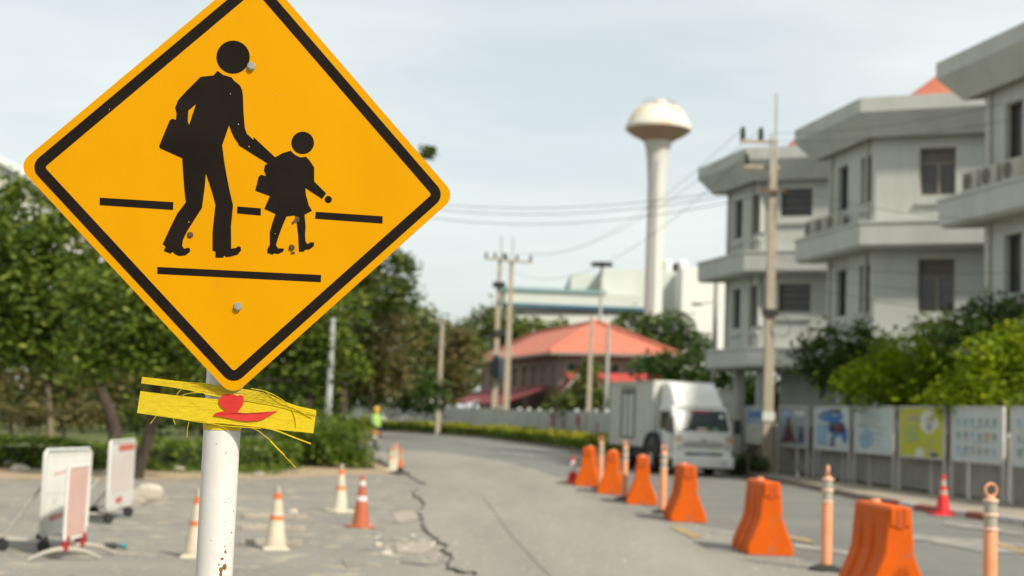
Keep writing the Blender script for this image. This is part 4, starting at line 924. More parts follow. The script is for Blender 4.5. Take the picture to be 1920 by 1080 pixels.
pc = hr * 1.9 - hd * 1.2; pw = hr * 1.35
gb = MB(); A_, B_, T_ = pc - pw, pc + pw, pc
for s in (-1, 1):
    e0, e1 = pc + pw * s, pc + pw * s + hd * 2.4
    MB().add([P3(pc, 4.5), P3(pc + hd * 2.4, 4.5), P3(e1, 3.0), P3(e0, 3.0), P3(pc, 4.36), P3(pc + hd * 2.4, 4.36), P3(e1, 2.86), P3(e0, 2.86)], [(0, 1, 2, 3), (4, 7, 6, 5), (0, 3, 7, 4), (2, 1, 5, 6), (3, 2, 6, 7)]).build('porch_roof', roof_dark if s < 0 else mat('porch_red', (0.50, 0.075, 0.06), .7), house)  # left slope is a darker red, its shade put into the colour
    MB().bar(P3(pc - hd * .03, 4.5), P3(pc + pw * s - hd * .03, 3.0), .07, .16).build('barge_board', house_trim, house)
    MB().bar(P3(pc + pw * s * .8, 0), P3(pc + pw * s * .8, 3.0), .16, .16).build('porch_post', house_trim, house)
q0, q1 = hr * 1.1 + hd * .3, hr * 6.8 + hd * .3
MB().add([P3(q0, 4.25), P3(q1, 4.25), P3(q1 - hd * 1.3, 3.75), P3(q0 - hd * 1.3, 3.75), P3(q0, 4.13), P3(q1, 4.13), P3(q1 - hd * 1.3, 3.63), P3(q0 - hd * 1.3, 3.63)], [(0, 3, 2, 1), (4, 5, 6, 7), (0, 1, 5, 4), (3, 7, 6, 2), (0, 4, 7, 3), (1, 2, 6, 5)]).build('awning', MATS['porch_red'], house)

# ================================================================== WATER TOWER, FACTORY, WAREHOUSES
TY = 118.0; tb = AT(1222, 665, TY); k = TY / FPX
tower = thing('water_tower', 'tall white mushroom shaped water tower with a rust stained cream tank', 'water tower', (tb.x, tb.y, -.1))
tz = lambda y: 1.7 + (785 - y) * k + .1
prof = [(17.5 * k, 0), (17 * k, tz(500)), (16.5 * k, tz(400)), (17.5 * k, tz(340)), (20 * k, tz(300)), (23 * k, tz(276)), (27 * k, tz(262))]
MB().lathe(prof, 36).build('shaft', tower_m, tower, smooth=True)
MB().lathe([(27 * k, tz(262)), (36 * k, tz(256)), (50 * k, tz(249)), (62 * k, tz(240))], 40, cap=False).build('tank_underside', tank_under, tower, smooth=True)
MB().lathe([(62 * k, tz(240)), (63 * k, tz(236)), (62 * k, tz(233)), (54 * k, tz(216)), (46 * k, tz(203)), (39 * k, tz(197)), (26 * k, tz(194)), (5 * k, tz(192))], 40).build('tank', tank_m, tower, smooth=True)
MB().lathe([(13 * k, tz(196)), (13 * k, tz(185)), (9 * k, tz(181)), (2 * k, tz(180))], 20, c=(1.0 * k, 0, 0)).build('hatch', tank_m, tower, smooth=True)
for sx_ in (-.2, .2): MB().tube([(sx_ - .3, -18.5 * k, .5), (sx_ - .3, -18.2 * k, tz(400)), (sx_ - .3, -22 * k, tz(300))], .03, 5).build('ladder_rail', pole_grey, tower)
for a in range(8):
    x, y = 30 * k * math.cos(a * PI / 4), 30 * k * math.sin(a * PI / 4); MB().tube([(x, y, tz(196)), (x, y, tz(185))], .035, 5).build('rail_post', pole_grey, tower)
MB().tube([(30 * k * math.cos(t), 30 * k * math.sin(t), tz(185)) for t in np.linspace(0, 2 * PI, 25)], .03, 5).build('guard_rail', pole_grey, tower)

FY = 210.0
def fb3(px0, py0, px1, py1, Y0, Y1):
    xc, yc = (px0 + px1) / 2, (py0 + py1) / 2; return (AT(px0, yc, Y0).x, Y0, AT(xc, py1, Y0).z), (AT(px1, yc, Y0).x, Y1, AT(xc, py0, Y0).z)
fac = thing('factory', 'long white factory with blue bands behind the red roofed house', 'factory', (4.0, FY, 0)); fo = V((4.0, FY, 0))
def fbox(name, px0, py0, px1, py1, dY, M, par=None, depth=30, z0=None):
    a, b = fb3(px0, py0, px1, py1, FY + dY, FY + dY + depth)
    if z0 is not None: a = (a[0], a[1], z0)
    return MB().box(tuple(V(a) - fo), tuple(V(b) - fo)).build(name, M, par or fac)
fbox('lower_block', 945, 548, 1200, 620, 0, fact_white, z0=-.1)
fbox('roof_band', 940, 541, 1136, 548, -.3, fact_teal)
fbox('blue_band', 940, 572, 1215, 578, -.6, fact_blue)
fbox('blue_band', 1060, 612, 1130, 618, -.6, fact_blue)
for i in range(26):
    x = 950 + i * 9.6; fbox('window', x, 579, x + 7.4, 590, -.12, win_glass, depth=.3)
fbox('upper_block', 1070, 514, 1205, 560, 8, fact_white, z0=-.1)
fbox('tall_block', 1125, 507, 1285, 640, 4, fact_white, z0=-.1)
fbox('bright_block', 1278, 503, 1362, 640, -6, fact_bright, z0=-.1)
for x in (1252, 1280): 
    c = AT(x, 497, FY + 6) - fo; MB().lathe([(.8, -1.2), (.8, .4), (.5, .7), (.1, .8)], 20, c=tuple(c)).build('roof_tank', fact_bright, fac, smooth=True)
c = AT(1266, 497, FY + 6) - fo; MB().box((c.x - .5, c.y - .5, c.z - 1.2), (c.x + .5, c.y + .5, c.z + .2)).build('roof_unit', dark, fac)
mast_b = AT(1122, 700, 190)
mast = thing('floodlight_mast', 'distant mast with a dark floodlight ring above the factory roof', 'light mast', (mast_b.x, mast_b.y, -.1))
mz = AT(1122, 496, 190).z
MB().tube([(0, 0, 0), (0, 0, mz)], [.35, .16], 10).build('mast_pole', pole_grey, mast, smooth=True)
MB().lathe([(.3, mz - .2), (1.1, mz), (1.1, mz + .25), (.3, mz + .5)], 16).build('head_ring', dark, mast)
for a in range(8): x, y = 1.2 * math.cos(a * PI / 4), 1.2 * math.sin(a * PI / 4); MB().box((x - .28, y - .28, mz - .1), (x + .28, y + .28, mz + .35)).build('floodlight', dark, mast)
def warehouse(label, pxl, pxr, py_e, py_r, Y, dep, cat='warehouse'):
    a, b = AT(pxl, py_e, Y), AT(pxr, py_e, Y); rzv = AT((pxl + pxr) / 2, py_r, Y).z; c = (a.x + b.x) / 2; w = abs(b.x - a.x) / 2
    t = thing('warehouse', label, cat, (c, Y, -.1), group='white buildings behind the left trees'); ez = (a.z + b.z) / 2
    MB().add([(-w, 0, 0), (w, 0, 0), (w, 0, ez), (0, 0, rzv - .05), (-w, 0, ez), (-w, dep, 0), (w, dep, 0), (w, dep, ez), (0, dep, rzv - .05), (-w, dep, ez)], [(0, 1, 2, 3, 4), (9, 8, 7, 6, 5), (1, 6, 7, 2), (5, 0, 4, 9)]).build('wall', fact_bright, t)
    for s in (-1, 1): MB().add([(0, -.6, rzv), (0, dep, rzv), (s * (w + .6), dep, ez - .1), (s * (w + .6), -.6, ez - .1), (0, -.6, rzv + .25), (0, dep, rzv + .25), (s * (w + .6), dep, ez + .15), (s * (w + .6), -.6, ez + .15)], [(0, 1, 2, 3), (4, 5, 6, 7), (0, 3, 7, 4), (2, 6, 7, 3)]).build('roof', fact_white, t)
    for k in range(5): x = -w * .8 + k * w * .4; MB().box((x - w * .12, -.06, 1.0), (x + w * .12, .02, 2.6)).build('window', win_glass, t)
warehouse('white gabled building showing above the trees at the far left edge', -330, 75, 345, 235, 130, 40)
warehouse('white building glimpsed through the trees below the sign', 600, 790, 585, 545, 150, 30)

# ================================================================== POLES AND CABLES
def pole(name, label, px_b, py_b, Y, py_t, r, M, square=False, cat='utility pole', group=None):
    b = AT(px_b, py_b, Y); t = thing(name, label, cat, (b.x, b.y, -.1), group=group)
    lo, hi = 0.0, 40.0
    for _ in range(40):
        mz_ = (lo + hi) / 2
        if proj((b.x, b.y, mz_))[1] > py_t: lo = mz_
        else: hi = mz_
    h = lo + .1
    if square: MB().add([(sx_ * rr, sy_ * rr, z) for z, rr in ((0, r), (h, r * .62)) for sx_, sy_ in ((-1, -1), (1, -1), (1, 1), (-1, 1))], [(0, 1, 2, 3), (4, 5, 6, 7), (0, 1, 5, 4), (1, 2, 6, 5), (2, 3, 7, 6), (3, 0, 4, 7)]).build('pole_shaft', M, t, bevel=.015)
    else: MB().tube([(0, 0, 0), (0, 0, h)], [r, r * .7], 14).build('pole_shaft', M, t, smooth=True)
    return t, h
def insulator(t, p, s=1.0): MB().lathe([(.03 * s, 0), (.09 * s, .05 * s), (.05 * s, .1 * s), (.09 * s, .15 * s), (.05 * s, .2 * s), (.07 * s, .28 * s), (.02 * s, .34 * s)], 10, c=p).build('insulator', dark, t, smooth=True)
big, bh = pole('power_pole', 'tall square concrete power pole between the truck and the poster boards', 1437, 890, 46.6, 282, .175, concrete_pole, True, group='concrete power poles')
MB().bar((-1.15, -.12, bh + .25), (.1, -.12, bh + .25), .09, .11).build('crossarm', concrete_pole, big)
MB().bar((-.95, .12, bh - .55), (.25, .12, bh - .55), .09, .11).build('crossarm', concrete_pole, big)
MB().bar((-.45, -.2, bh - 1.4), (.55, -.2, bh - 1.4), .09, .09).build('crossarm', mat('brown_steel', (0.16, .10, .07), .8), big)
for x in (-1.05, -.45): insulator(big, (x, -.12, bh + .3), 1.3)
insulator(big, (-.85, .12, bh - .5), 1.1)
MB().tube([(.05, -.1, bh - .6), (.05, -.1, bh + 1.9)], .035, 8).build('lightning_rod', pole_grey, big)
MB().tube([(-.1, -.1, bh - .9), (-.1, -.1, bh + .5)], .04, 8).build('bracket_rod', pole_grey, big)
MB().box((-.24, -.26, 5.3), (.24, .16, 5.5)).build('pole_band', dark, big)
MB().tube([(.35 + .28 * math.cos(t), -.22, 4.95 + .34 * math.sin(t)) for t in np.linspace(0, 2 * PI, 24)], .02, 6).build('cable_coil', pole_grey, big)
MB().box((-.2, -.2, 1.85), (.2, -.176, 2.15)).build('number_plate', white_p, big)
tw1, h1 = pole('power_pole', 'left pole of the concrete pair carrying the transformer', 925, 812, 96.2, 484, .21, concrete_pole, True, group='concrete power poles')
tw2, h2 = pole('power_pole', 'right pole of the concrete pair by the far wall', 947, 812, 94.2, 488, .21, concrete_pole, True, group='concrete power poles')
for t, h, xs in ((tw1, h1, (-.95, -.35, .25)), (tw2, h2, (-.35, .35, 1.25))):
    MB().bar((xs[0] - .1, -.22, h - .1), (xs[-1] + .15, -.22, h - .1), .12, .14).build('crossarm', concrete_pole, t)
    for x in xs: insulator(t, (x, -.22, h - .03), 1.2)
    MB().tube([(.05, 0, h - .5), (.05, 0, h + 1.5)], .05, 6).build('lightning_rod', pole_grey, t)
MB().box((-.42, -.42, h1 - 2.0), (.42, .42, h1 - 1.65)).build('switch_box', dark, tw1)
MB().box((-.3, -.3, h1 - 5.3), (.5, .4, h1 - 4.9)).build('junction_box', dark, tw1)
MB().bar((-.6, -.1, 5.75), (1.3, -.1, 5.75), .3, .14).build('platform', concrete_pole, tw1)
trf = thing('transformer', 'dark blue grey transformer hung between the paired poles', 'transformer', tuple(V(tw1.location) + V((.15, -.62, 4.1))))
MB().lathe([(.38, 0), (.40, .1), (.40, 1.35), (.36, 1.42), (.05, 1.5)], 20).build('tank', mat('transformer_grey', (0.055, .075, .085), .6), trf, smooth=True)
for a in range(10): x, y = .44 * math.cos(a * PI / 5), .44 * math.sin(a * PI / 5); MB().bar((x, y, .15), (x, y, 1.25), .03, .12).build('cooling_fin', MATS['transformer_grey'], trf)
MB().bar((.3, .25, .7), (.1, .6, .7), .1, .4).build('hanger', dark, trf)
p5, h5 = pole('power_pole', 'plain slim grey pole in front of the red roof, left of its neighbour', 1103, 790, 74, 592, .14, concrete_pole, True)
p6, h6 = pole('power_pole', 'plain slim darker pole just left of the truck', 1135, 790, 72, 612, .13, pole_grey)
p7, h7 = pole('power_pole', 'far thin pole among the trees left of the house', 822, 790, 97, 598, .17, concrete_pole, True)
MB().bar((-.9, -.15, h7 - .1), (.3, -.15, h7 - .1), .1, .1).build('crossarm', concrete_pole, p7)
p8, h8 = pole('power_pole', 'slim pole behind the truck roof in front of the far wing', 1336, 800, 60, 530, .13, pole_grey)
MB().bar((-.75, 0, h8 - .95), (.05, 0, h8 - .8), .05, .05).build('lamp_arm', pole_grey, p8); MB().box((-1.0, -.12, h8 - 1.0), (-.6, .12, h8 - .9)).build('lamp_head', pole_grey, p8)
p9, h9 = pole('lamp_post', 'plain grey metal post left of the lane behind the hedge', 614, 800, 46, 596, .13, mat('galvanised_post', (0.46, .48, .46), .5), cat='post')
def cable(label, a, b, sag, r=.018, n=24):
    a, b = V(a), V(b); pts = []
    for i in range(n + 1):
        t = i / n; p = a.lerp(b, t); p.z -= sag * 4 * t * (1 - t); pts.append(p - a)
    o = MB().tube(pts, r, 5).build('overhead_cable', wire_m, None, smooth=True, loc=a)
    return tag(o, label, 'cable', 'overhead cables')
bp = V(big.location); tp1, tp2 = V(tw1.location), V(tw2.location)
cable('upper cable from the tall pole arm to the paired poles', bp + V((-1.05, -.12, bh + .7)), tp2 + V((1.25, -.22, h2 + .5)), 1.3, .008)
cable('second cable from the tall pole arm to the paired poles', bp + V((-.45, -.12, bh + .7)), tp2 + V((.35, -.22, h2 + .5)), 1.5, .008)
cable('lower cable from the tall pole to the left pole of the pair', bp + V((-.85, .12, bh - .1)), tp1 + V((.25, -.22, h1 - .6)), 2.2, .010)
lp = AT(600, 352, 62)
for i, (dz, s) in enumerate(((0, 1.0), (.14, .9), (-.18, 1.2))):
    cable(['thick cable bundle passing behind the yellow sign, middle strand', 'topmost strand of the cable bundle behind the yellow sign', 'lowest strand of the cable bundle behind the yellow sign'][i], bp + V((-.35, -.2, bh - 1.35 + dz)), lp + V((0, 0, dz)), s, .012)
for i, (a, b) in enumerate((((1440, 250), (2050, 150)), ((1440, 262), (2050, 190)), ((1450, 345), (2050, 420)), ((1445, 480), (2050, 500)), ((1445, 500), (2050, 545)), ((1445, 520), (2050, 590)))):
    A_ = AT(*a, 46.6); B_ = AT(*b, 33.0)
    cable(['topmost cable crossing the eaves of the wings', 'second cable crossing the eaves of the wings', 'cable crossing the upper storey of the wings', 'upper of three cables crossing the lower windows', 'middle of three cables crossing the lower windows', 'lowest of three cables crossing the lower windows'][i], A_, B_, .35, .007)

# ================================================================== TRUCKS
def make_wheel(par, x, y, r, w, s):
    t = MB(); n = 28
    prof = [(r * .55, -w / 2), (r * .9, -w / 2), (r, -w * .36), (r, w * .36), (r * .9, w / 2), (r * .55, w / 2)]
    vs = [(a, q * math.cos(2 * PI * k / n), q * math.sin(2 * PI * k / n)) for q, a in prof for k in range(n)]; m_ = len(prof)
    t.add(vs, [(i * n + k, i * n + (k + 1) % n, ((i + 1) % m_) * n + (k + 1) % n, ((i + 1) % m_) * n + k) for i in range(m_) for k in range(n)])
    ty = t.build('wheel', rubber, par, smooth=True, loc=(x, y, r))
    h = MB(); pr = [(r * .56, -.03), (r * .45, .04), (r * .2, .05), (r * .18, .10), (.01, .11)]
    vs = [(s * (w * .36 + a), q * math.cos(2 * PI * k / n), q * math.sin(2 * PI * k / n)) for q, a in pr for k in range(n)]
    h.add(vs, [(i * n + k, i * n + (k + 1) % n, (i + 1) * n + (k + 1) % n, (i + 1) * n + k) for i in range(len(pr) - 1) for k in range(n)]); h.build('hub', metal_pale, ty, smooth=True)
def make_truck(label, loc, rz):
    t = thing('box_truck', label, 'truck', loc, rz, 'white box trucks')
    W = .93
    cab = MB(); pr = [(0.02, .48), (0.0, .62), (0.0, 1.2), (.04, 1.34), (.36, 2.0), (.5, 2.10), (1.62, 2.12), (1.62, .48)]
    n = len(pr); vs = []
    for (x, s) in ((-W, .96), (-W * .985, 1), (W * .985, 1), (W, .96)):
        for y, z in pr:
            tp = 1 - .05 * max(0, z - 1.25); vs.append((x * tp, .81 + (y - .81) * s, 1.3 + (z - 1.3) * s))
    fs = [(j * n + i, j * n + (i + 1) % n, (j + 1) * n + (i + 1) % n, (j + 1) * n + i) for j in range(3) for i in range(n)]
    cab.add(vs, fs + [tuple(range(n)), tuple(3 * n + i for i in range(n))])
    cb = cab.build('cab', truck_white, t, bevel=.02)
    def on_front(name, x0, x1, z0, z1, M, par=None, out=.012, b=None):
        def yf(z):
            if z <= 1.2: return 0.0
            if z <= 1.34: return .04 * (z - 1.2) / .14
            return .04 + .32 * (z - 1.34) / .66
        q = MB(); P = []
        for o in (out, -.02):
            for (x, z) in ((x0, z0), (x1, z0), (x1, z1), (x0, z1)): P.append((x * (1 - .05 * max(0, z - 1.25)), yf(z) - o, z))
        q.add(P, [(0, 1, 2, 3), (0, 4, 5, 1), (1, 5, 6, 2), (2, 6, 7, 3), (3, 7, 4, 0)])
        return q.build(name, M, par or t, bevel=b or 0)
    on_front('windshield_seal', -.86, .86, 1.35, 2.0, rubber, out=.006)
    on_front('windshield', -.82, .82, 1.38, 1.97, windshield, out=.01)
    on_front('lower_intake', -.6, .6, .63, .70, dark, out=.02)
    for s in (-1, 1): on_front('cheek_panel', min(s * .70, s * .915), max(s * .70, s * .915), 1.05, 1.24, mat('cheek_grey', (0.40, .41, .38), .5), out=.008)
    on_front('belt_seam', -.9, .9, 1.255, 1.27, dark, out=.006)
    on_front('sun_strip', -.3, .3, 1.925, 1.975, red_p, out=.014)
    on_front('sticker', .62, .74, 1.76, 1.88, white_p, out=.014)
    for (x0, x1, c_) in ((-.68, -.38, green_p), (-.2, .16, cream), (.3, .5, green_p)): on_front('dashboard_paper', x0, x1, 1.385, 1.46, c_, out=.013)
    for s in (-1, 1): MB().bar((s * .3 - .25, -.0 + .02, 1.40), (s * .3 + .2, .12, 1.55), .02, .02).build('wiper', dark, t)
    gr_ = on_front('grille', -.62, .62, .86, 1.04, mat('grille_grey', (0.13, .135, .125), .5), out=.012)
    for z in (.90, .95, 1.0): on_front('grille_bar', -.6, .6, z - .012, z + .012, truck_white, out=.03)
    on_front('badge', -.10, .10, 1.06, 1.12, grey_p, out=.018)
    on_front('number_plate', -.2, .2, .62, .73, grey_p, out=.06)
    bmp = MB(); bmp.box((-.96, -.14, .25), (.96, .12, .60)); bmp.build('bumper', truck_white, t, bevel=.045)
    for s in (-1, 1):
        on_front('headlight', min(s * .66, s * .90), max(s * .66, s * .90), .80, 1.02, lamp_glass, out=.02, b=.015)
        on_front('turn_signal', min(s * .82, s * .91), max(s * .82, s * .91), 1.04, 1.14, lamp_amber, out=.016)
        MB().box((s * .62 - .1, -.155, .36), (s * .62 + .1, -.12, .46)).build('fog_lamp', lamp_glass, t, bevel=.01)
        MB().tube([(s * .92, .22, 1.75), (s * 1.1, .1, 1.72), (s * 1.1, .08, 1.35), (s * .94, .14, 1.25)], .016, 6).build('mirror_arm', dark, t)
        mi = MB(); mi.box((s * 1.1 - .12, .0, 1.30), (s * 1.1 + .12, .07, 1.74)); mi.build('mirror', dark, t, bevel=.02)
        dw = MB(); xs_ = s * .926; dw.add([(xs_, .38, 1.38), (xs_ * .99, .60, 1.92), (xs_ * .99, 1.30, 1.94), (xs_, 1.36, 1.38)], [(0, 1, 2, 3)]); dw.v = [(x + s * .012, y, z) for x, y, z in dw.v]; dw.build('door_window', win_glass, t)
        dr = MB()
        for a, b in (((xs_ + s * .008, .32, .72), (xs_ + s * .008, .34, 1.36)), ((xs_ + s * .008, 1.4, .72), (xs_ + s * .008, 1.4, 1.95)), ((xs_ + s * .008, .32, .72), (xs_ + s * .008, 1.4, .72))): dr.bar(a, b, .012, .012)
        dr.build('door_seam', dark, t)
        MB().bar((xs_ + s * .02, 1.2, 1.2), (xs_ + s * .02, 1.34, 1.2), .03, .03).build('door_handle', dark, t)
        # wheel arch: black mudguard ring round the front wheel
        ar = MB(); nn = 18; vs = []
        for k in range(nn + 1):
            a_ = PI * k / nn
            for rr, xx in ((.62, s * .70), (.76, s * .70), (.76, s * 1.07), (.62, s * 1.07)): vs.append((xx, 1.85 + rr * math.cos(a_), .52 + rr * math.sin(a_)))
        ar.add(vs, [(k * 4 + j, k * 4 + (j + 1) % 4, k * 4 + 4 + (j + 1) % 4, k * 4 + 4 + j) for k in range(nn) for j in range(4)]); ar.build('wheel_arch', rubber, t, smooth=False)
        ds = MB(); vs = [(s * 1.035, 1.85 + .63 * math.cos(PI * k / nn), .52 + .63 * math.sin(PI * k / nn)) for k in range(nn + 1)]; ds.add(vs, [tuple(range(nn + 1))]); ds.build('arch_liner', dark, t)
        make_wheel(t, s * .93, 1.85, .42, .26, s); make_wheel(t, s * .84, 4.5, .42, .3, s)
        MB().box((s * .9 - .03, 2.3, .45), (s * .9 + .03, 3.9, .70)).build('side_guard', dark, t)
        MB().box((s * .8 - .28, 4.1, .1), (s * .8 + .28, 4.12, .0 + .5)).build('mud_flap', rubber, t) if False else None
    fa = MB(); pf = [(.42, 2.10), (.50, 2.22), (.95, 2.72), (1.15, 2.83), (1.66, 2.86), (1.66, 2.10)]; n = len(pf); vs = []
    for (x, s) in ((-.82, .93), (-.76, 1), (.76, 1), (.82, .93)):
        for y, z in pf: vs.append((x * (1 - .1 * max(0, z - 2.3)), 1.66 + (y - 1.66) * s, 2.1 + (z - 2.1) * s))
    fa.add(vs, [(j * n + i, j * n + (i + 1) % n, (j + 1) * n + (i + 1) % n, (j + 1) * n + i) for j in range(3) for i in range(n)] + [tuple(range(n)), tuple(3 * n + i for i in range(n))]); fa.build('roof_fairing', truck_white, t, smooth=True)
    B0, B1 = 1.76, 6.2
    MB().box((-1.0, B0, .78), (1.0, B1, 2.90)).build('cargo_box', truck_box, t, bevel=.015)
    for s in (-1, 1):
        for zz in (.80, 2.86): MB().bar((s * 1.012, B0, zz), (s * 1.012, B1, zz), .03, .07).build('box_rail', metal_pale, t)
        for yy in (B0 + .03, B1 - .03): MB().bar((s * 1.012, yy, .84), (s * 1.012, yy, 2.82), .03, .06).build('box_post', metal_pale, t)
        for k in range(1, 9):
            yy = B0 + (B1 - B0) * k / 9; MB().bar((s * 1.004, yy, .85), (s * 1.004, yy, 2.81), .012, .02).build('panel_rib', metal_pale, t)
        d = MB(); y0, y1 = 3.6, 4.9
        for a, b in (((y0, 1.05), (y0, 2.68)), ((y1, 1.05), (y1, 2.68)), ((y0, 2.68), (y1, 2.68)), ((y0, 1.05), (y1, 1.05)), (((y0 + y1) / 2, 1.05), ((y0 + y1) / 2, 2.68))): d.bar((s * 1.012, *a), (s * 1.012, *b), .03, .035)
        d.build('side_door_frame', dark, t)
        MB().box((min(s * 1.0, s * 1.03), 3.7, 2.50), (max(s * 1.0, s * 1.03), 4.8, 2.58)).build('door_track', dark, t)
    MB().box((-.45, .3, .42), (.45, B1, .72)).build('chassis', dark, t)
    MB().box((-.9, .2, .3), (.9, 1.6, .47)).build('underbody', dark, t)
    return t
th = math.radians(14.0)
fc = G(1318, 893); truck = make_truck('white box truck with a tall roof fairing parked facing the camera', (fc.x, fc.y, 0.0), th)
cab2 = thing('storage_container', 'plain grey white storage container seen just right of the truck cab', 'container', (6.95, 51.6, 0.02), th * .4)
MB().box((-1.1, -1.1, .12), (1.1, 1.9, 2.78)).build('container_shell', truck_box, cab2, bevel=.015)
for x in np.linspace(-.98, .98, 13): MB().bar((x, -1.112, .22), (x, -1.112, 2.68), .05, .022, up=(0, 1, 0)).build('panel_rib', truck_box, cab2)
for s in (-1, 1):
    MB().box((s * 1.07 - .05, -1.14, 0), (s * 1.07 + .05, -1.04, 2.82)).build('corner_post', metal_pale, cab2)
    MB().box((-1.02, -1.135, 1.4 + s * 1.33 - .04), (1.02, -1.06, 1.4 + s * 1.33 + .05)).build('end_rail', metal_pale, cab2)
del truck['group']

# ================================================================== BARRIERS, POSTS AND CONES
def make_barrier(label, loc, rz, group='orange barriers along the lane'):
    t = thing('plastic_barrier', label, 'barrier', loc, rz, group)
    prof = [(.315, 0.0), (.315, .10), (.30, .15), (.19, .42), (.160, .52), (.128, .90), (.128, .97), (.105, 1.0)]
    st = [(-.55, .035), (-.525, 0), (-.27, 0), (-.24, .04), (-.12, .04), (-.09, 0), (.12, 0), (.15, .04), (.27, .04), (.30, 0), (.525, 0), (.55, .035)]
    vs = []; n = len(prof) * 2
    for y, ins in st:
        row = []
        for (hw, z) in prof:
            i_ = ins if (.05 < z < .86 or abs(y) > .54) else 0
            if abs(y) > .54: i_ = .02
            row.append((hw - i_, z))
        vs += [(-hw, y, z) for hw, z in row] + [(hw, y, z) for hw, z in row[::-1]]
    b = MB(); b.add(vs, [(j * n + i, j * n + (i + 1) % n, (j + 1) * n + (i + 1) % n, (j + 1) * n + i) for j in range(len(st) - 1) for i in range(n)] + [tuple(range(n)), tuple((len(st) - 1) * n + i for i in range(n))])
    b.build('barrier_body', orange, t, bevel=.012)
    for s in (-1, 1):
        MB().box((-.035, s * .552 - .012, .78), (.035, s * .552 + .012, .965)).build('slot_shade', orange_dark, t)  # raised box; its darker orange stands in for the shade of a slot
        MB().box((-.10, s * .545 - .02, .80), (-.04, s * .545 + .02, .99)).build('connector_lug', orange, t, bevel=.008)
        MB().box((.04, s * .545 - .02, .80), (.10, s * .545 + .02, .99)).build('connector_lug', orange, t, bevel=.008)
    MB().lathe([(.055, .99), (.055, 1.025), (.045, 1.035), (.01, 1.036)], 16, c=(0, .22, 0)).build('filler_cap', peach, t, smooth=True)
    for y in (-.3, .3): MB().box((-.12, y - .07, -.002), (.12, y + .07, .02)).build('base_foot', orange_dark, t)
    return t
bars = [((1684, 1134), 4, 'nearest orange plastic barrier, cut by the bottom picture edge'), ((1444, 1042), 2, 'second nearest orange plastic barrier beside the slim delineator post'), ((1290, 980), 0, 'third orange plastic barrier from the camera, in front of the truck'),
        ((1203, 947), -5, 'fourth orange plastic barrier, right of a peach post'), ((1145, 927), -7, 'fifth orange plastic barrier, between two peach posts'), ((1100, 912), -8, 'farthest orange plastic barrier beside the small red and white cone')]
b0 = None
for (px, py), a, lab in bars:
    p = G(px, py); rz = math.radians(a); off = V((0, .5, 0)); off.rotate(Matrix.Rotation(rz, 3, 'Z'))
    loc = (p.x + off.x, p.y + off.y, .005)
    if b0 is None: b0 = make_barrier(lab, loc, rz); b0.scale = (.96, .96, .93)
    else: dup(b0, loc, rz, lab)
def make_delineator(label, loc, rz, group='delineator posts beside the barriers'):
    t = thing('delineator_post', label, 'traffic post', loc, rz, group)
    MB().lathe([(.20, 0), (.20, .025), (.13, .05), (.075, .07)], 24).build('base', rubber, t, smooth=True)
    MB().lathe([(.063, .05), (.063, .80), (.061, .81)], 24).build('tube', peach, t, smooth=True)
    for z in (.795, .925, 1.055): MB().lathe([(.066, z - .012), (.071, z - .006), (.071, z + .012), (.066, z + .018)], 24).build('collar', mat('pale_peach', (0.80, .52, .38), .5), t, smooth=True)
    for z in (.813, .943): MB().lathe([(.060, z), (.060, z + .10)], 24).build('reflective_band', refl_grey, t, smooth=True)
    MB().lathe([(.055, 1.06), (.03, 1.10)], 20).build('cap', peach, t, smooth=True)
    rg = MB(); n, m_ = 28, 8; vs = []
    for i in range(n):
        a = 2 * PI * i / n
        for j in range(m_):
            c = 2 * PI * j / m_; rr = .057 + .012 * math.cos(c); vs.append((rr * math.cos(a), .016 * math.sin(c), 1.155 + rr * math.sin(a)))
    rg.add(vs, [(i * m_ + j, i * m_ + (j + 1) % m_, ((i + 1) % n) * m_ + (j + 1) % m_, ((i + 1) % n) * m_ + j) for i in range(n) for j in range(m_)]); rg.build('ring_handle', peach, t, smooth=True)
    return t
dn = AT(1858, 901, 13.2)
d0 = make_delineator('peach delineator post with a ring handle, cut by the right bottom edge', (dn.x, dn.y, 0.004), .15)
for (px, py, rz, lab) in ((1549, 1070, 1.45, 'peach delineator post between the two nearest orange barriers'), (1242, 963, .5, 'peach post between the third and fourth orange barriers'), (1170, 938, .9, 'peach post between the fourth and fifth orange barriers'), (1125, 918, .2, 'farthest peach post, beside the last orange barrier')):
    p = G(px, py); dup(d0, (p.x, p.y, .005), rz, lab)

def make_cone(label, loc, segs, baseM, tip=None, h=.72, rb=.13, rt=.028, group='traffic cones', bw=.19):
    """segs: (from, to, material, part name) as fractions of the height from the top"""
    t = thing('traffic_cone', label, 'traffic cone', loc, random.uniform(0, 1), group)
    b = MB(); b.add([(bw * a, bw * c, z) for z, s in ((0, 1), (.025, 1), (.04, .82)) for a, c in ((-s, -s), (s, -s), (s, s), (-s, s))], [(0, 1, 2, 3)] + [(j * 4 + i, j * 4 + (i + 1) % 4, j * 4 + 4 + (i + 1) % 4, j * 4 + 4 + i) for j in (0, 1) for i in range(4)] + [(8, 9, 10, 11)]); b.build('base', baseM, t, bevel=.006)
    for (f0, f1, M, nm) in segs:
        za, zb = .035 + (h - .035) * (1 - f1), .035 + (h - .035) * (1 - f0)
        ra, rb_ = rt + (rb - rt) * f1, rt + (rb - rt) * f0
        e = .0025 if 'band' in nm or 'sleeve' in nm else 0
        MB().lathe([(ra + e, za), (rb_ + e, zb)] + ([(rb_ * .6, zb + .004)] if f0 == 0 else []), 24).build(nm, M, t, smooth=True)
    return t
white_segs = [(0, .11, refl_grey, 'tip'), (.11, .22, cone_orange, 'orange_stripe'), (.22, .485, cream, 'reflective_sleeve'), (.485, .555, cone_orange, 'orange_stripe'), (.555, 1, cream, 'reflective_skirt')]
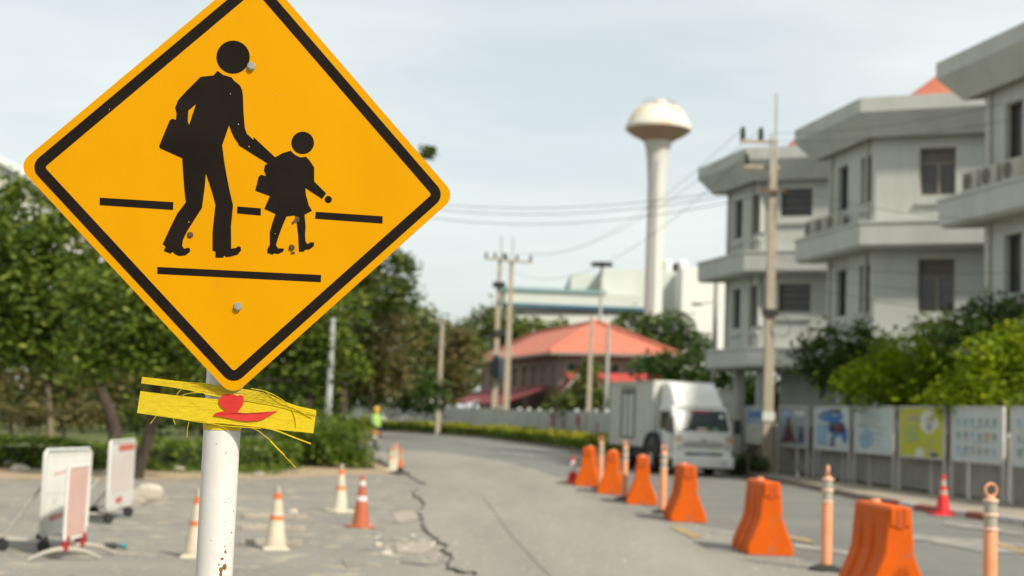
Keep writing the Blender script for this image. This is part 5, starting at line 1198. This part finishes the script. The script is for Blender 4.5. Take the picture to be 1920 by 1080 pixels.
brown_segs = [(0, .10, cone_brown, 'tip'), (.10, .20, white_tape, 'reflective_band'), (.20, .41, cone_brown, 'neck'), (.41, .51, white_tape, 'reflective_band'), (.51, 1, cone_brown, 'skirt')]
red_segs = [(0, .14, cone_red, 'tip'), (.14, .30, refl_grey, 'reflective_band'), (.30, .41, cone_red, 'neck'), (.41, .52, refl_grey, 'reflective_band'), (.52, 1, cone_red, 'skirt')]
rw_segs = [(0, .18, cone_red, 'tip'), (.18, .62, white_tape, 'reflective_band'), (.62, 1, cone_red, 'skirt')]
AZ = -.028
p = G(366, 1046, AZ); make_cone('dirty white cone with orange stripes, just left of the sign post', (p.x, p.y, AZ), white_segs, cream, h=.75, bw=.155, group='dirty white cones')
p = G(516, 1031, AZ); make_cone('dirty white cone with orange stripes, in front of the concrete bars', (p.x, p.y, AZ), white_segs, cream, h=.75, bw=.155, group='dirty white cones')
p = G(637, 960, AZ); make_cone('dirty white striped cone next to the weathered orange cone', (p.x, p.y, AZ), white_segs, cream, h=.78, group='dirty white cones')
p = G(676, 989, AZ); make_cone('weathered brown orange cone with two white bands', (p.x, p.y, AZ), brown_segs, cone_brown, h=.74, rb=.125, bw=.155)
p = G(733, 880); make_cone('small far pale cone with an orange top, leftmost of three by the lane', (p.x, p.y, -.03), white_segs, cream, h=.72, rb=.10, group='far cones by the lane')
p = G(741, 878); make_cone('small far whitish cone, middle of three by the lane', (p.x, p.y, -.03), [(0, .25, peach, 'tip'), (.25, 1, cream, 'reflective_skirt')], cream, h=.74, rb=.10, group='far cones by the lane')
p = G(750, 888); make_cone('small far orange cone with a dark foot, rightmost of three by the lane', (p.x, p.y, 0.005), [(0, .28, cone_orange, 'tip'), (.28, .46, refl_grey, 'reflective_band'), (.46, .78, cone_orange, 'neck'), (.78, 1, dark, 'skirt')], dark, h=.66, rb=.085, group='far cones by the lane')
p = G(1768, 966); make_cone('bright red cone with grey bands standing at the painted kerb', (p.x, p.y, .005), red_segs, cone_red, h=.80, rb=.145, rt=.03, bw=.24)
p = G(1073, 906); make_cone('small red and white cone at the far end of the barriers', (p.x, p.y, .005), rw_segs, cone_red, h=.68, rb=.13)

# ================================================================== BOARDS, BARS AND RUBBLE ON THE APRON
def wheeled_board(label, A, B, z0, z1, print_fn, group='wheeled notice boards'):
    A, B = V(A), V(B); d = (B - A).normalized(); W = (B - A).length; c = (A + B) / 2
    t = thing('wheeled_notice_board', label, 'notice board', (c.x, c.y, AZ), math.atan2(d.y, d.x), group); w = W / 2; H0, H1 = z0 - AZ, z1 - AZ
    pn = MB().side([(-.018, H0 + .03), (.018, H0 + .03), (.018, H1 - .03), (-.018, H1 - .03)], -w + .03, w - .03).build('panel', board_white, t)
    f = MB(); f.tube([(-w + .05, 0, H0), (w - .05, 0, H0), (w, 0, H0 + .05), (w, 0, H1 - .05), (w - .05, 0, H1), (-w + .05, 0, H1), (-w, 0, H1 - .05), (-w, 0, H0 + .05), (-w + .05, 0, H0)], .017, 8); f.build('frame', board_white, t, smooth=True)
    for s in (-1, 1):
        MB().tube([(s * w * .8, .02, H0 + .6), (s * w * .8, .50, .14)], .016, 6).build('brace', metal_pale, t)
        MB().tube([(s * w * .8, 0, H0), (s * w * .8, 0, .13), (s * w * .8, .52, .13)], .018, 6).build('foot_rail', metal_pale, t)
        for y in (.0, .5): 
            o = MB().lathe([(.02, -.025), (.065, -.025), (.075, -.012), (.075, .012), (.065, .025), (.02, .025)], 16).build('caster', rubber, t, smooth=True, loc=(s * w * .8, y, .075)); o.rotation_euler = (0, PI / 2, 0)
    print_fn(pn, w, H0, H1)
    return t
def pr1(pn, w, H0, H1):
    b = MB(); y = -.0205; h = H1 - H0; X = lambda u: -w + 2 * w * u; Z = lambda v: H0 + h * v; rs = random.Random(3)
    b.cur = 0
    for k in range(9): u = .2 + k * .085; zz = .70 + k * .008; b.add([(X(u), y, Z(zz)), (X(u + .055), y, Z(zz)), (X(u + .028), y, Z(zz + .05))], [(0, 1, 2)])
    for k in range(4): rct(b, X(.16 + k * .085), Z(.16 + .01 * k), X(.22 + k * .085), Z(.225 + .01 * k), y)
    b.cur = 1; rct(b, X(.05), Z(.48), X(.5), Z(.485), y); rct(b, X(.22), Z(.36), X(.25), Z(.42), y); rct(b, X(.06), Z(.93), X(.95), Z(.937), y)
    b.build('print', [faded_red, metal_pale], pn, fix=False)
def pr2(pn, w, H0, H1):
    b = MB(); y = -.0205; h = H1 - H0; X = lambda u: -w + 2 * w * u; Z = lambda v: H0 + h * v
    b.cur = 0; rct(b, X(.3), Z(.84), X(.95), Z(.94), y); rct(b, X(.3), Z(.07), X(.55), Z(.16), y)
    b.cur = 1
    for k in range(5): rct(b, X(.12 + k * .17), Z(.22), X(.2 + k * .17), Z(.80), y)
    b.build('print', [faded_red, faded_pink], pn, fix=False)
A_, B_ = AT(74, 1000, 15.7), AT(161, 1000, 16.7)
wheeled_board('white wheeled notice board with small red print at far left', A_.xy, B_.xy, .17, 1.10, pr1)
A_, B_ = AT(199, 950, 19.6), AT(245, 950, 21.2)
wheeled_board('faded pink and white wheeled board leaning near the dark tree', A_.xy, B_.xy, .16, 1.10, pr2)
A_, B_ = AT(121, 1000, 15.15), AT(157, 1000, 15.75); A_, B_ = A_.xy, B_.xy; d = (B_ - A_).normalized(); c = (A_ + B_) / 2; w = (B_ - A_).length / 2
sp = thing('striped_barrier_panel', 'upright panel of red and white bars on arched feet before the white board', 'barrier', (c.x, c.y, AZ), math.atan2(d.y, d.x))
fz0, fz1 = .22, .98
f = MB(); f.tube([(-w, 0, fz0), (w, 0, fz0), (w, 0, fz1), (-w, 0, fz1), (-w, 0, fz0)], .022, 8); f.build('frame', board_white, sp, smooth=True)
for k in range(9):
    x = -w + .03 + (2 * w - .06) * (k + .5) / 9; q = (2 * w - .06) / 9 * .48
    MB().box((x - q, -.012, fz0 + .02), (x + q, .012, fz1 - .02)).build('slat', faded_red if k % 2 == 0 else board_white, sp)
for s in (-1, 1):
    MB().box((s * w * .85 - .035, -.035, .10), (s * w * .85 + .035, .035, .25)).build('foot_socket', mat('socket_red', (0.38, .03, .03), .6), sp)
    MB().tube([(s * w * .85 + .24 * u, -.30 * u, .12 - .105 * u * u) for u in np.linspace(-1, 1, 13)], [.018 + .012 * (1 - abs(u)) for u in np.linspace(-1, 1, 13)], 8).build('arched_foot', mat('pale_foot', (0.42, .385, .32), .7), sp, smooth=True)
p = G(195, 1029, AZ); b = MB(); b.lathe([(.035, 0), (.035, .12), (.015, .15), (.015, .18)], 12)
bt = thing('discarded_bottle', 'small dark bottle with a teal cap lying by the arched feet', 'bottle', (p.x, p.y, AZ + .036), .3)
o = b.build('bottle_body', dark, bt, smooth=True); o.rotation_euler = (0, PI / 2, 0)
o = MB().lathe([(.03, .18), (.03, .24), (.02, .25)], 12).build('cap', teal, bt, smooth=True); o.rotation_euler = (0, PI / 2, 0)
for (py, xl, xr, lab) in ((1015, 452, 566, 'nearest of three concrete bars lying behind the striped cone'), (987, 452, 572, 'middle of three concrete bars lying behind the striped cone'), (965, 455, 576, 'farthest of three concrete bars lying behind the striped cone')):
    a, b_ = G(xl, py + 6, AZ), G(xr, py + 9, AZ); L_ = (b_ - a).length; c = (a + b_) / 2
    r_ = thing('concrete_bar', lab, 'concrete bar', (c.x, c.y, AZ), math.atan2((b_ - a).y, (b_ - a).x), 'concrete bars on the apron')
    MB().side([(-.09, 0), (.09, 0), (.075, .075), (-.075, .075)], -L_ / 2, L_ / 2).build('bar_body', stone_m, r_, bevel=.01)
    for s in (-1, 1): MB().tube([(s * L_ * .3, 0, .073), (s * L_ * .3, 0, .081)], .018, 8).build('pin_hole', dark, r_)
def rock(label, px, py, s, M, sq=.6, z=AZ, group='loose stones on the apron', seed=0):
    p = G(px, py, z); rs = random.Random(seed); bm = bmesh.new(); bmesh.ops.create_icosphere(bm, subdivisions=2, radius=1)
    for v in bm.verts:
        k_ = 1 + .25 * math.sin(v.co.x * 3 + seed) * math.cos(v.co.y * 2.3 + seed) + rs.uniform(-.09, .09); v.co = V((v.co.x * k_ * s * 1.25, v.co.y * k_ * s, max(-.4, v.co.z) * k_ * s * sq + .34 * s * sq))
    me = bpy.data.meshes.new('stone'); bm.to_mesh(me); bm.free(); me.materials.append(M)
    o = bpy.data.objects.new('loose_stone', me); COL.objects.link(o); o.location = (p.x, p.y, z - .005); return tag(o, label, 'stone', group)
rock('large pale stone at the foot of the leaning tree', 277, 925, .24, stone_w, .55, seed=1)
rock('tan lump of broken concrete beside the faded board', 262, 938, .32, stone_m, .5, seed=2); rock('low concrete lump between the faded board and the tree', 235, 945, .25, stone_m, .4, seed=3)
rock('yellowish stone at the foot of the left hedge', 16, 876, .2, stone_w, .7, seed=4); rock('white stone in front of the left hedge, by the left edge', 36, 884, .17, stone_w, .7, seed=5)
rock('white stone lying alone near the road crack', 723, 1040, .06, stone_w, .7, seed=6); rock('yellowish stone on the farthest concrete bar', 549, 963, .075, stone_w, .8, seed=7)
rock('pale stone in the dirt left of the white post', 335, 884, .13, stone_w, .7, seed=8); rock('pale stone in the dirt right of the white post', 483, 892, .13, stone_m, .6, seed=9)
for i in range(26):
    px = 690 + random.uniform(0, 130); py = 985 + (px - 690) * .35 + random.uniform(-12, 40)
    rock('small crumb of broken concrete along the road crack', px, py, random.uniform(.02, .05), stone_m if i % 3 else stone_w, .7, group='concrete crumbs along the crack', seed=20 + i)
# slabs of broken concrete beside the crack
for i, pl in enumerate([[(700, 1000), (750, 996), (780, 1006), (770, 1018), (715, 1014)], [(740, 1020), (800, 1016), (815, 1028), (790, 1040), (745, 1036)], [(760, 1042), (825, 1040), (835, 1056), (800, 1062), (750, 1056)], [(735, 962), (775, 958), (785, 972), (745, 980)], [(640, 1050), (735, 1048), (745, 1060), (650, 1066)]]):
    P = [G(x, y, AZ) for x, y in pl]; c = sum(P, V()) / len(P)
    o = MB().prism([(q.x - c.x, q.y - c.y) for q in P][::-1], -.01, .008 + .004 * (i % 3)).build('broken_slab', stone_m if i % 2 else apron_m, None, loc=(c.x, c.y, AZ))
    tag(o, ['flat slab of broken concrete below the weathered cone', 'flat broken slab in the middle of the cracked edge', 'flat broken slab nearest the bottom of the crack', 'small broken slab beside the narrow part of the crack', 'long thin slab left of the crack at the bottom edge'][i], 'concrete slab', 'broken slabs along the crack')

# ================================================================== MOTORCYCLIST
mp_ = G(703, 841); MX, MY = mp_.x, mp_.y
bike = thing('motorcycle', 'small motorcycle with an amber tail light riding away on the lane', 'motorcycle', (MX, MY, 0.0), math.radians(4))
def bwheel(y):
    n = 26; t = MB(); vs = []; pr = [(.20, -.04), (.27, -.045), (.295, 0), (.27, .045), (.20, .04)]
    for q, a in pr: vs += [(a, q * math.cos(2 * PI * k_ / n), q * math.sin(2 * PI * k_ / n)) for k_ in range(n)]
    t.add(vs, [(i * n + k_, i * n + (k_ + 1) % n, ((i + 1) % 5) * n + (k_ + 1) % n, ((i + 1) % 5) * n + k_) for i in range(5) for k_ in range(n)]); o = t.build('wheel', rubber, bike, smooth=True, loc=(0, y, .295))
    MB().tube([(-.05, 0, 0), (.05, 0, 0)], .05, 10).build('hub', metal_pale, o)
    for k_ in range(6): a = k_ * PI / 3; MB().bar((0, .04 * math.cos(a), .04 * math.sin(a)), (0, .22 * math.cos(a), .22 * math.sin(a)), .02, .02).build('spoke', metal_pale, o)
bwheel(-.62); bwheel(.62)
MB().side([(-.75, .62), (-.70, .76), (-.2, .78), (.05, .70), (.25, .55), (.35, .60), (.50, .95), (.58, .95), (.50, .42), (.1, .32), (-.3, .35), (-.6, .5)], -.11, .11).build('bodywork', mat('bike_silver', (0.38, .36, .40), .35), bike, bevel=.03)
MB().side([(-.72, .77), (-.70, .84), (-.3, .86), (.05, .79), (.05, .74), (-.2, .76)], -.13, .13).build('seat', rubber, bike, bevel=.02)
MB().box((-.11, -.80, .60), (.11, -.74, .74)).build('tail_light', mat('tail_amber', (0.75, .28, .04), .3), bike, bevel=.015)
MB().box((-.10, -.86, .40), (.10, -.84, .56)).build('number_plate', white_p, bike)
MB().side([(-.92, .34), (-.78, .60), (-.5, .62), (-.5, .58), (-.76, .56), (-.88, .32)], -.07, .07).build('rear_mudguard', dark, bike)
MB().tube([(.17, .1, .25), (.17, -.5, .30), (.17, -.85, .36)], [.03, .05, .05], 10).build('exhaust', metal_pale, bike, smooth=True)
MB().tube([(-.34, .36, 1.02), (-.1, .46, 1.0), (.1, .46, 1.0), (.34, .36, 1.02)], .015, 8).build('handlebar', dark, bike)
for s in (-1, 1):
    MB().tube([(s * .25, .42, 1.02), (s * .32, .42, 1.2)], .008, 6).build('mirror_stem', dark, bike); MB().lathe([(.01, -.01), (.055, -.01), (.055, .01), (.01, .01)], 12).build('mirror', dark, bike, loc=(s * .32, .41, 1.23)).rotation_euler = (PI / 2, 0, 0)
    MB().tube([(s * .06, .62, .295), (s * .07, .5, .9)], .022, 8).build('fork', metal_pale, bike)
    MB().box((s * .22 - .05, -.82, .62), (s * .22 + .05, -.78, .68)).build('turn_signal', lamp_amber, bike)
rider = thing('person', 'motorcycle rider from behind in a green hi vis vest and yellow helmet', 'person', (MX, MY, 0.0), math.radians(4), None)
J = dict(pel=(0, -.28, .92), spi=(0, -.24, 1.10), che=(0, -.15, 1.30), nec=(0, -.10, 1.46), hea=(0, -.07, 1.60), hip=(.10, -.25, .90), kne=(.20, .18, .82), ank=(.17, -.02, .42), toe=(.17, .16, .36), sho=(.19, -.13, 1.39), elb=(.34, .02, 1.17), wri=(.31, .28, 1.06), han=(.28, .36, 1.04))
rad = dict(pel=.15, spi=.14, che=.16, nec=.06, hea=.10, hip=.10, kne=.07, ank=.05, toe=.045, sho=.085, elb=.05, wri=.038, han=.045)
names, vv, rr_, ee = [], [], [], []
def av(nm, mir=False):
    p_ = J[nm]; vv.append((-p_[0] if mir else p_[0], p_[1], p_[2])); rr_.append(rad[nm]); return len(vv) - 1
ids = {k_: av(k_) for k_ in ('pel', 'spi', 'che', 'nec', 'hea')}
ee += [(ids['pel'], ids['spi']), (ids['spi'], ids['che']), (ids['che'], ids['nec']), (ids['nec'], ids['hea'])]
for mir in (False, True):
    for chain, root_ in ((('hip', 'kne', 'ank', 'toe'), 'pel'), (('sho', 'elb', 'wri', 'han'), 'che')):
        prev = ids[root_]
        for nm in chain: i_ = av(nm, mir); ee.append((prev, i_)); prev = i_
me = bpy.data.meshes.new('body'); me.from_pydata(vv, ee, []); body = bpy.data.objects.new('body', me); COL.objects.link(body); body.parent = rider
sm = body.modifiers.new('skin', 'SKIN'); ss = body.modifiers.new('sub', 'SUBSURF'); ss.levels = 1; ss.render_levels = 2
for i_, r_ in enumerate(rr_): me.skin_vertices[0].data[i_].radius = (r_, r_)
me.skin_vertices[0].data[0].use_root = True
me.materials.append(cloth_dark)
vest = MB(); n = 20; vs = []; lev = [(.93, .205, .155, -.27), (1.05, .20, .16, -.25), (1.2, .215, .17, -.20), (1.34, .225, .165, -.145), (1.44, .16, .12, -.115), (1.47, .085, .08, -.10)]
for z, a, b_, yc in lev: vs += [(a * math.cos(2 * PI * k_ / n), yc + b_ * math.sin(2 * PI * k_ / n), z) for k_ in range(n)]
vest.add(vs, [(i * n + k_, i * n + (k_ + 1) % n, (i + 1) * n + (k_ + 1) % n, (i + 1) * n + k_) for i in range(len(lev) - 1) for k_ in range(n)]); vest.build('vest', hivis, rider, smooth=True)
for s in (-1, 1): MB().tube([(s * .19, -.13, 1.38), (s * .27, -.05, 1.28), (s * .335, .01, 1.18)], [.10, .085, .075], 12).build('sleeve', hivis_pale, rider, smooth=True)
MB().lathe([(.10, 1.47), (.135, 1.52), (.145, 1.60), (.135, 1.68), (.10, 1.735), (.05, 1.755), (.005, 1.76)], 20, c=(0, -.07, 0)).build('helmet', helmet_y, rider, smooth=True)
MB().side([(.03, 1.56), (.085, 1.57), (.08, 1.65), (.03, 1.66)], -.1, .1).build('visor', dark, rider, bevel=.01)
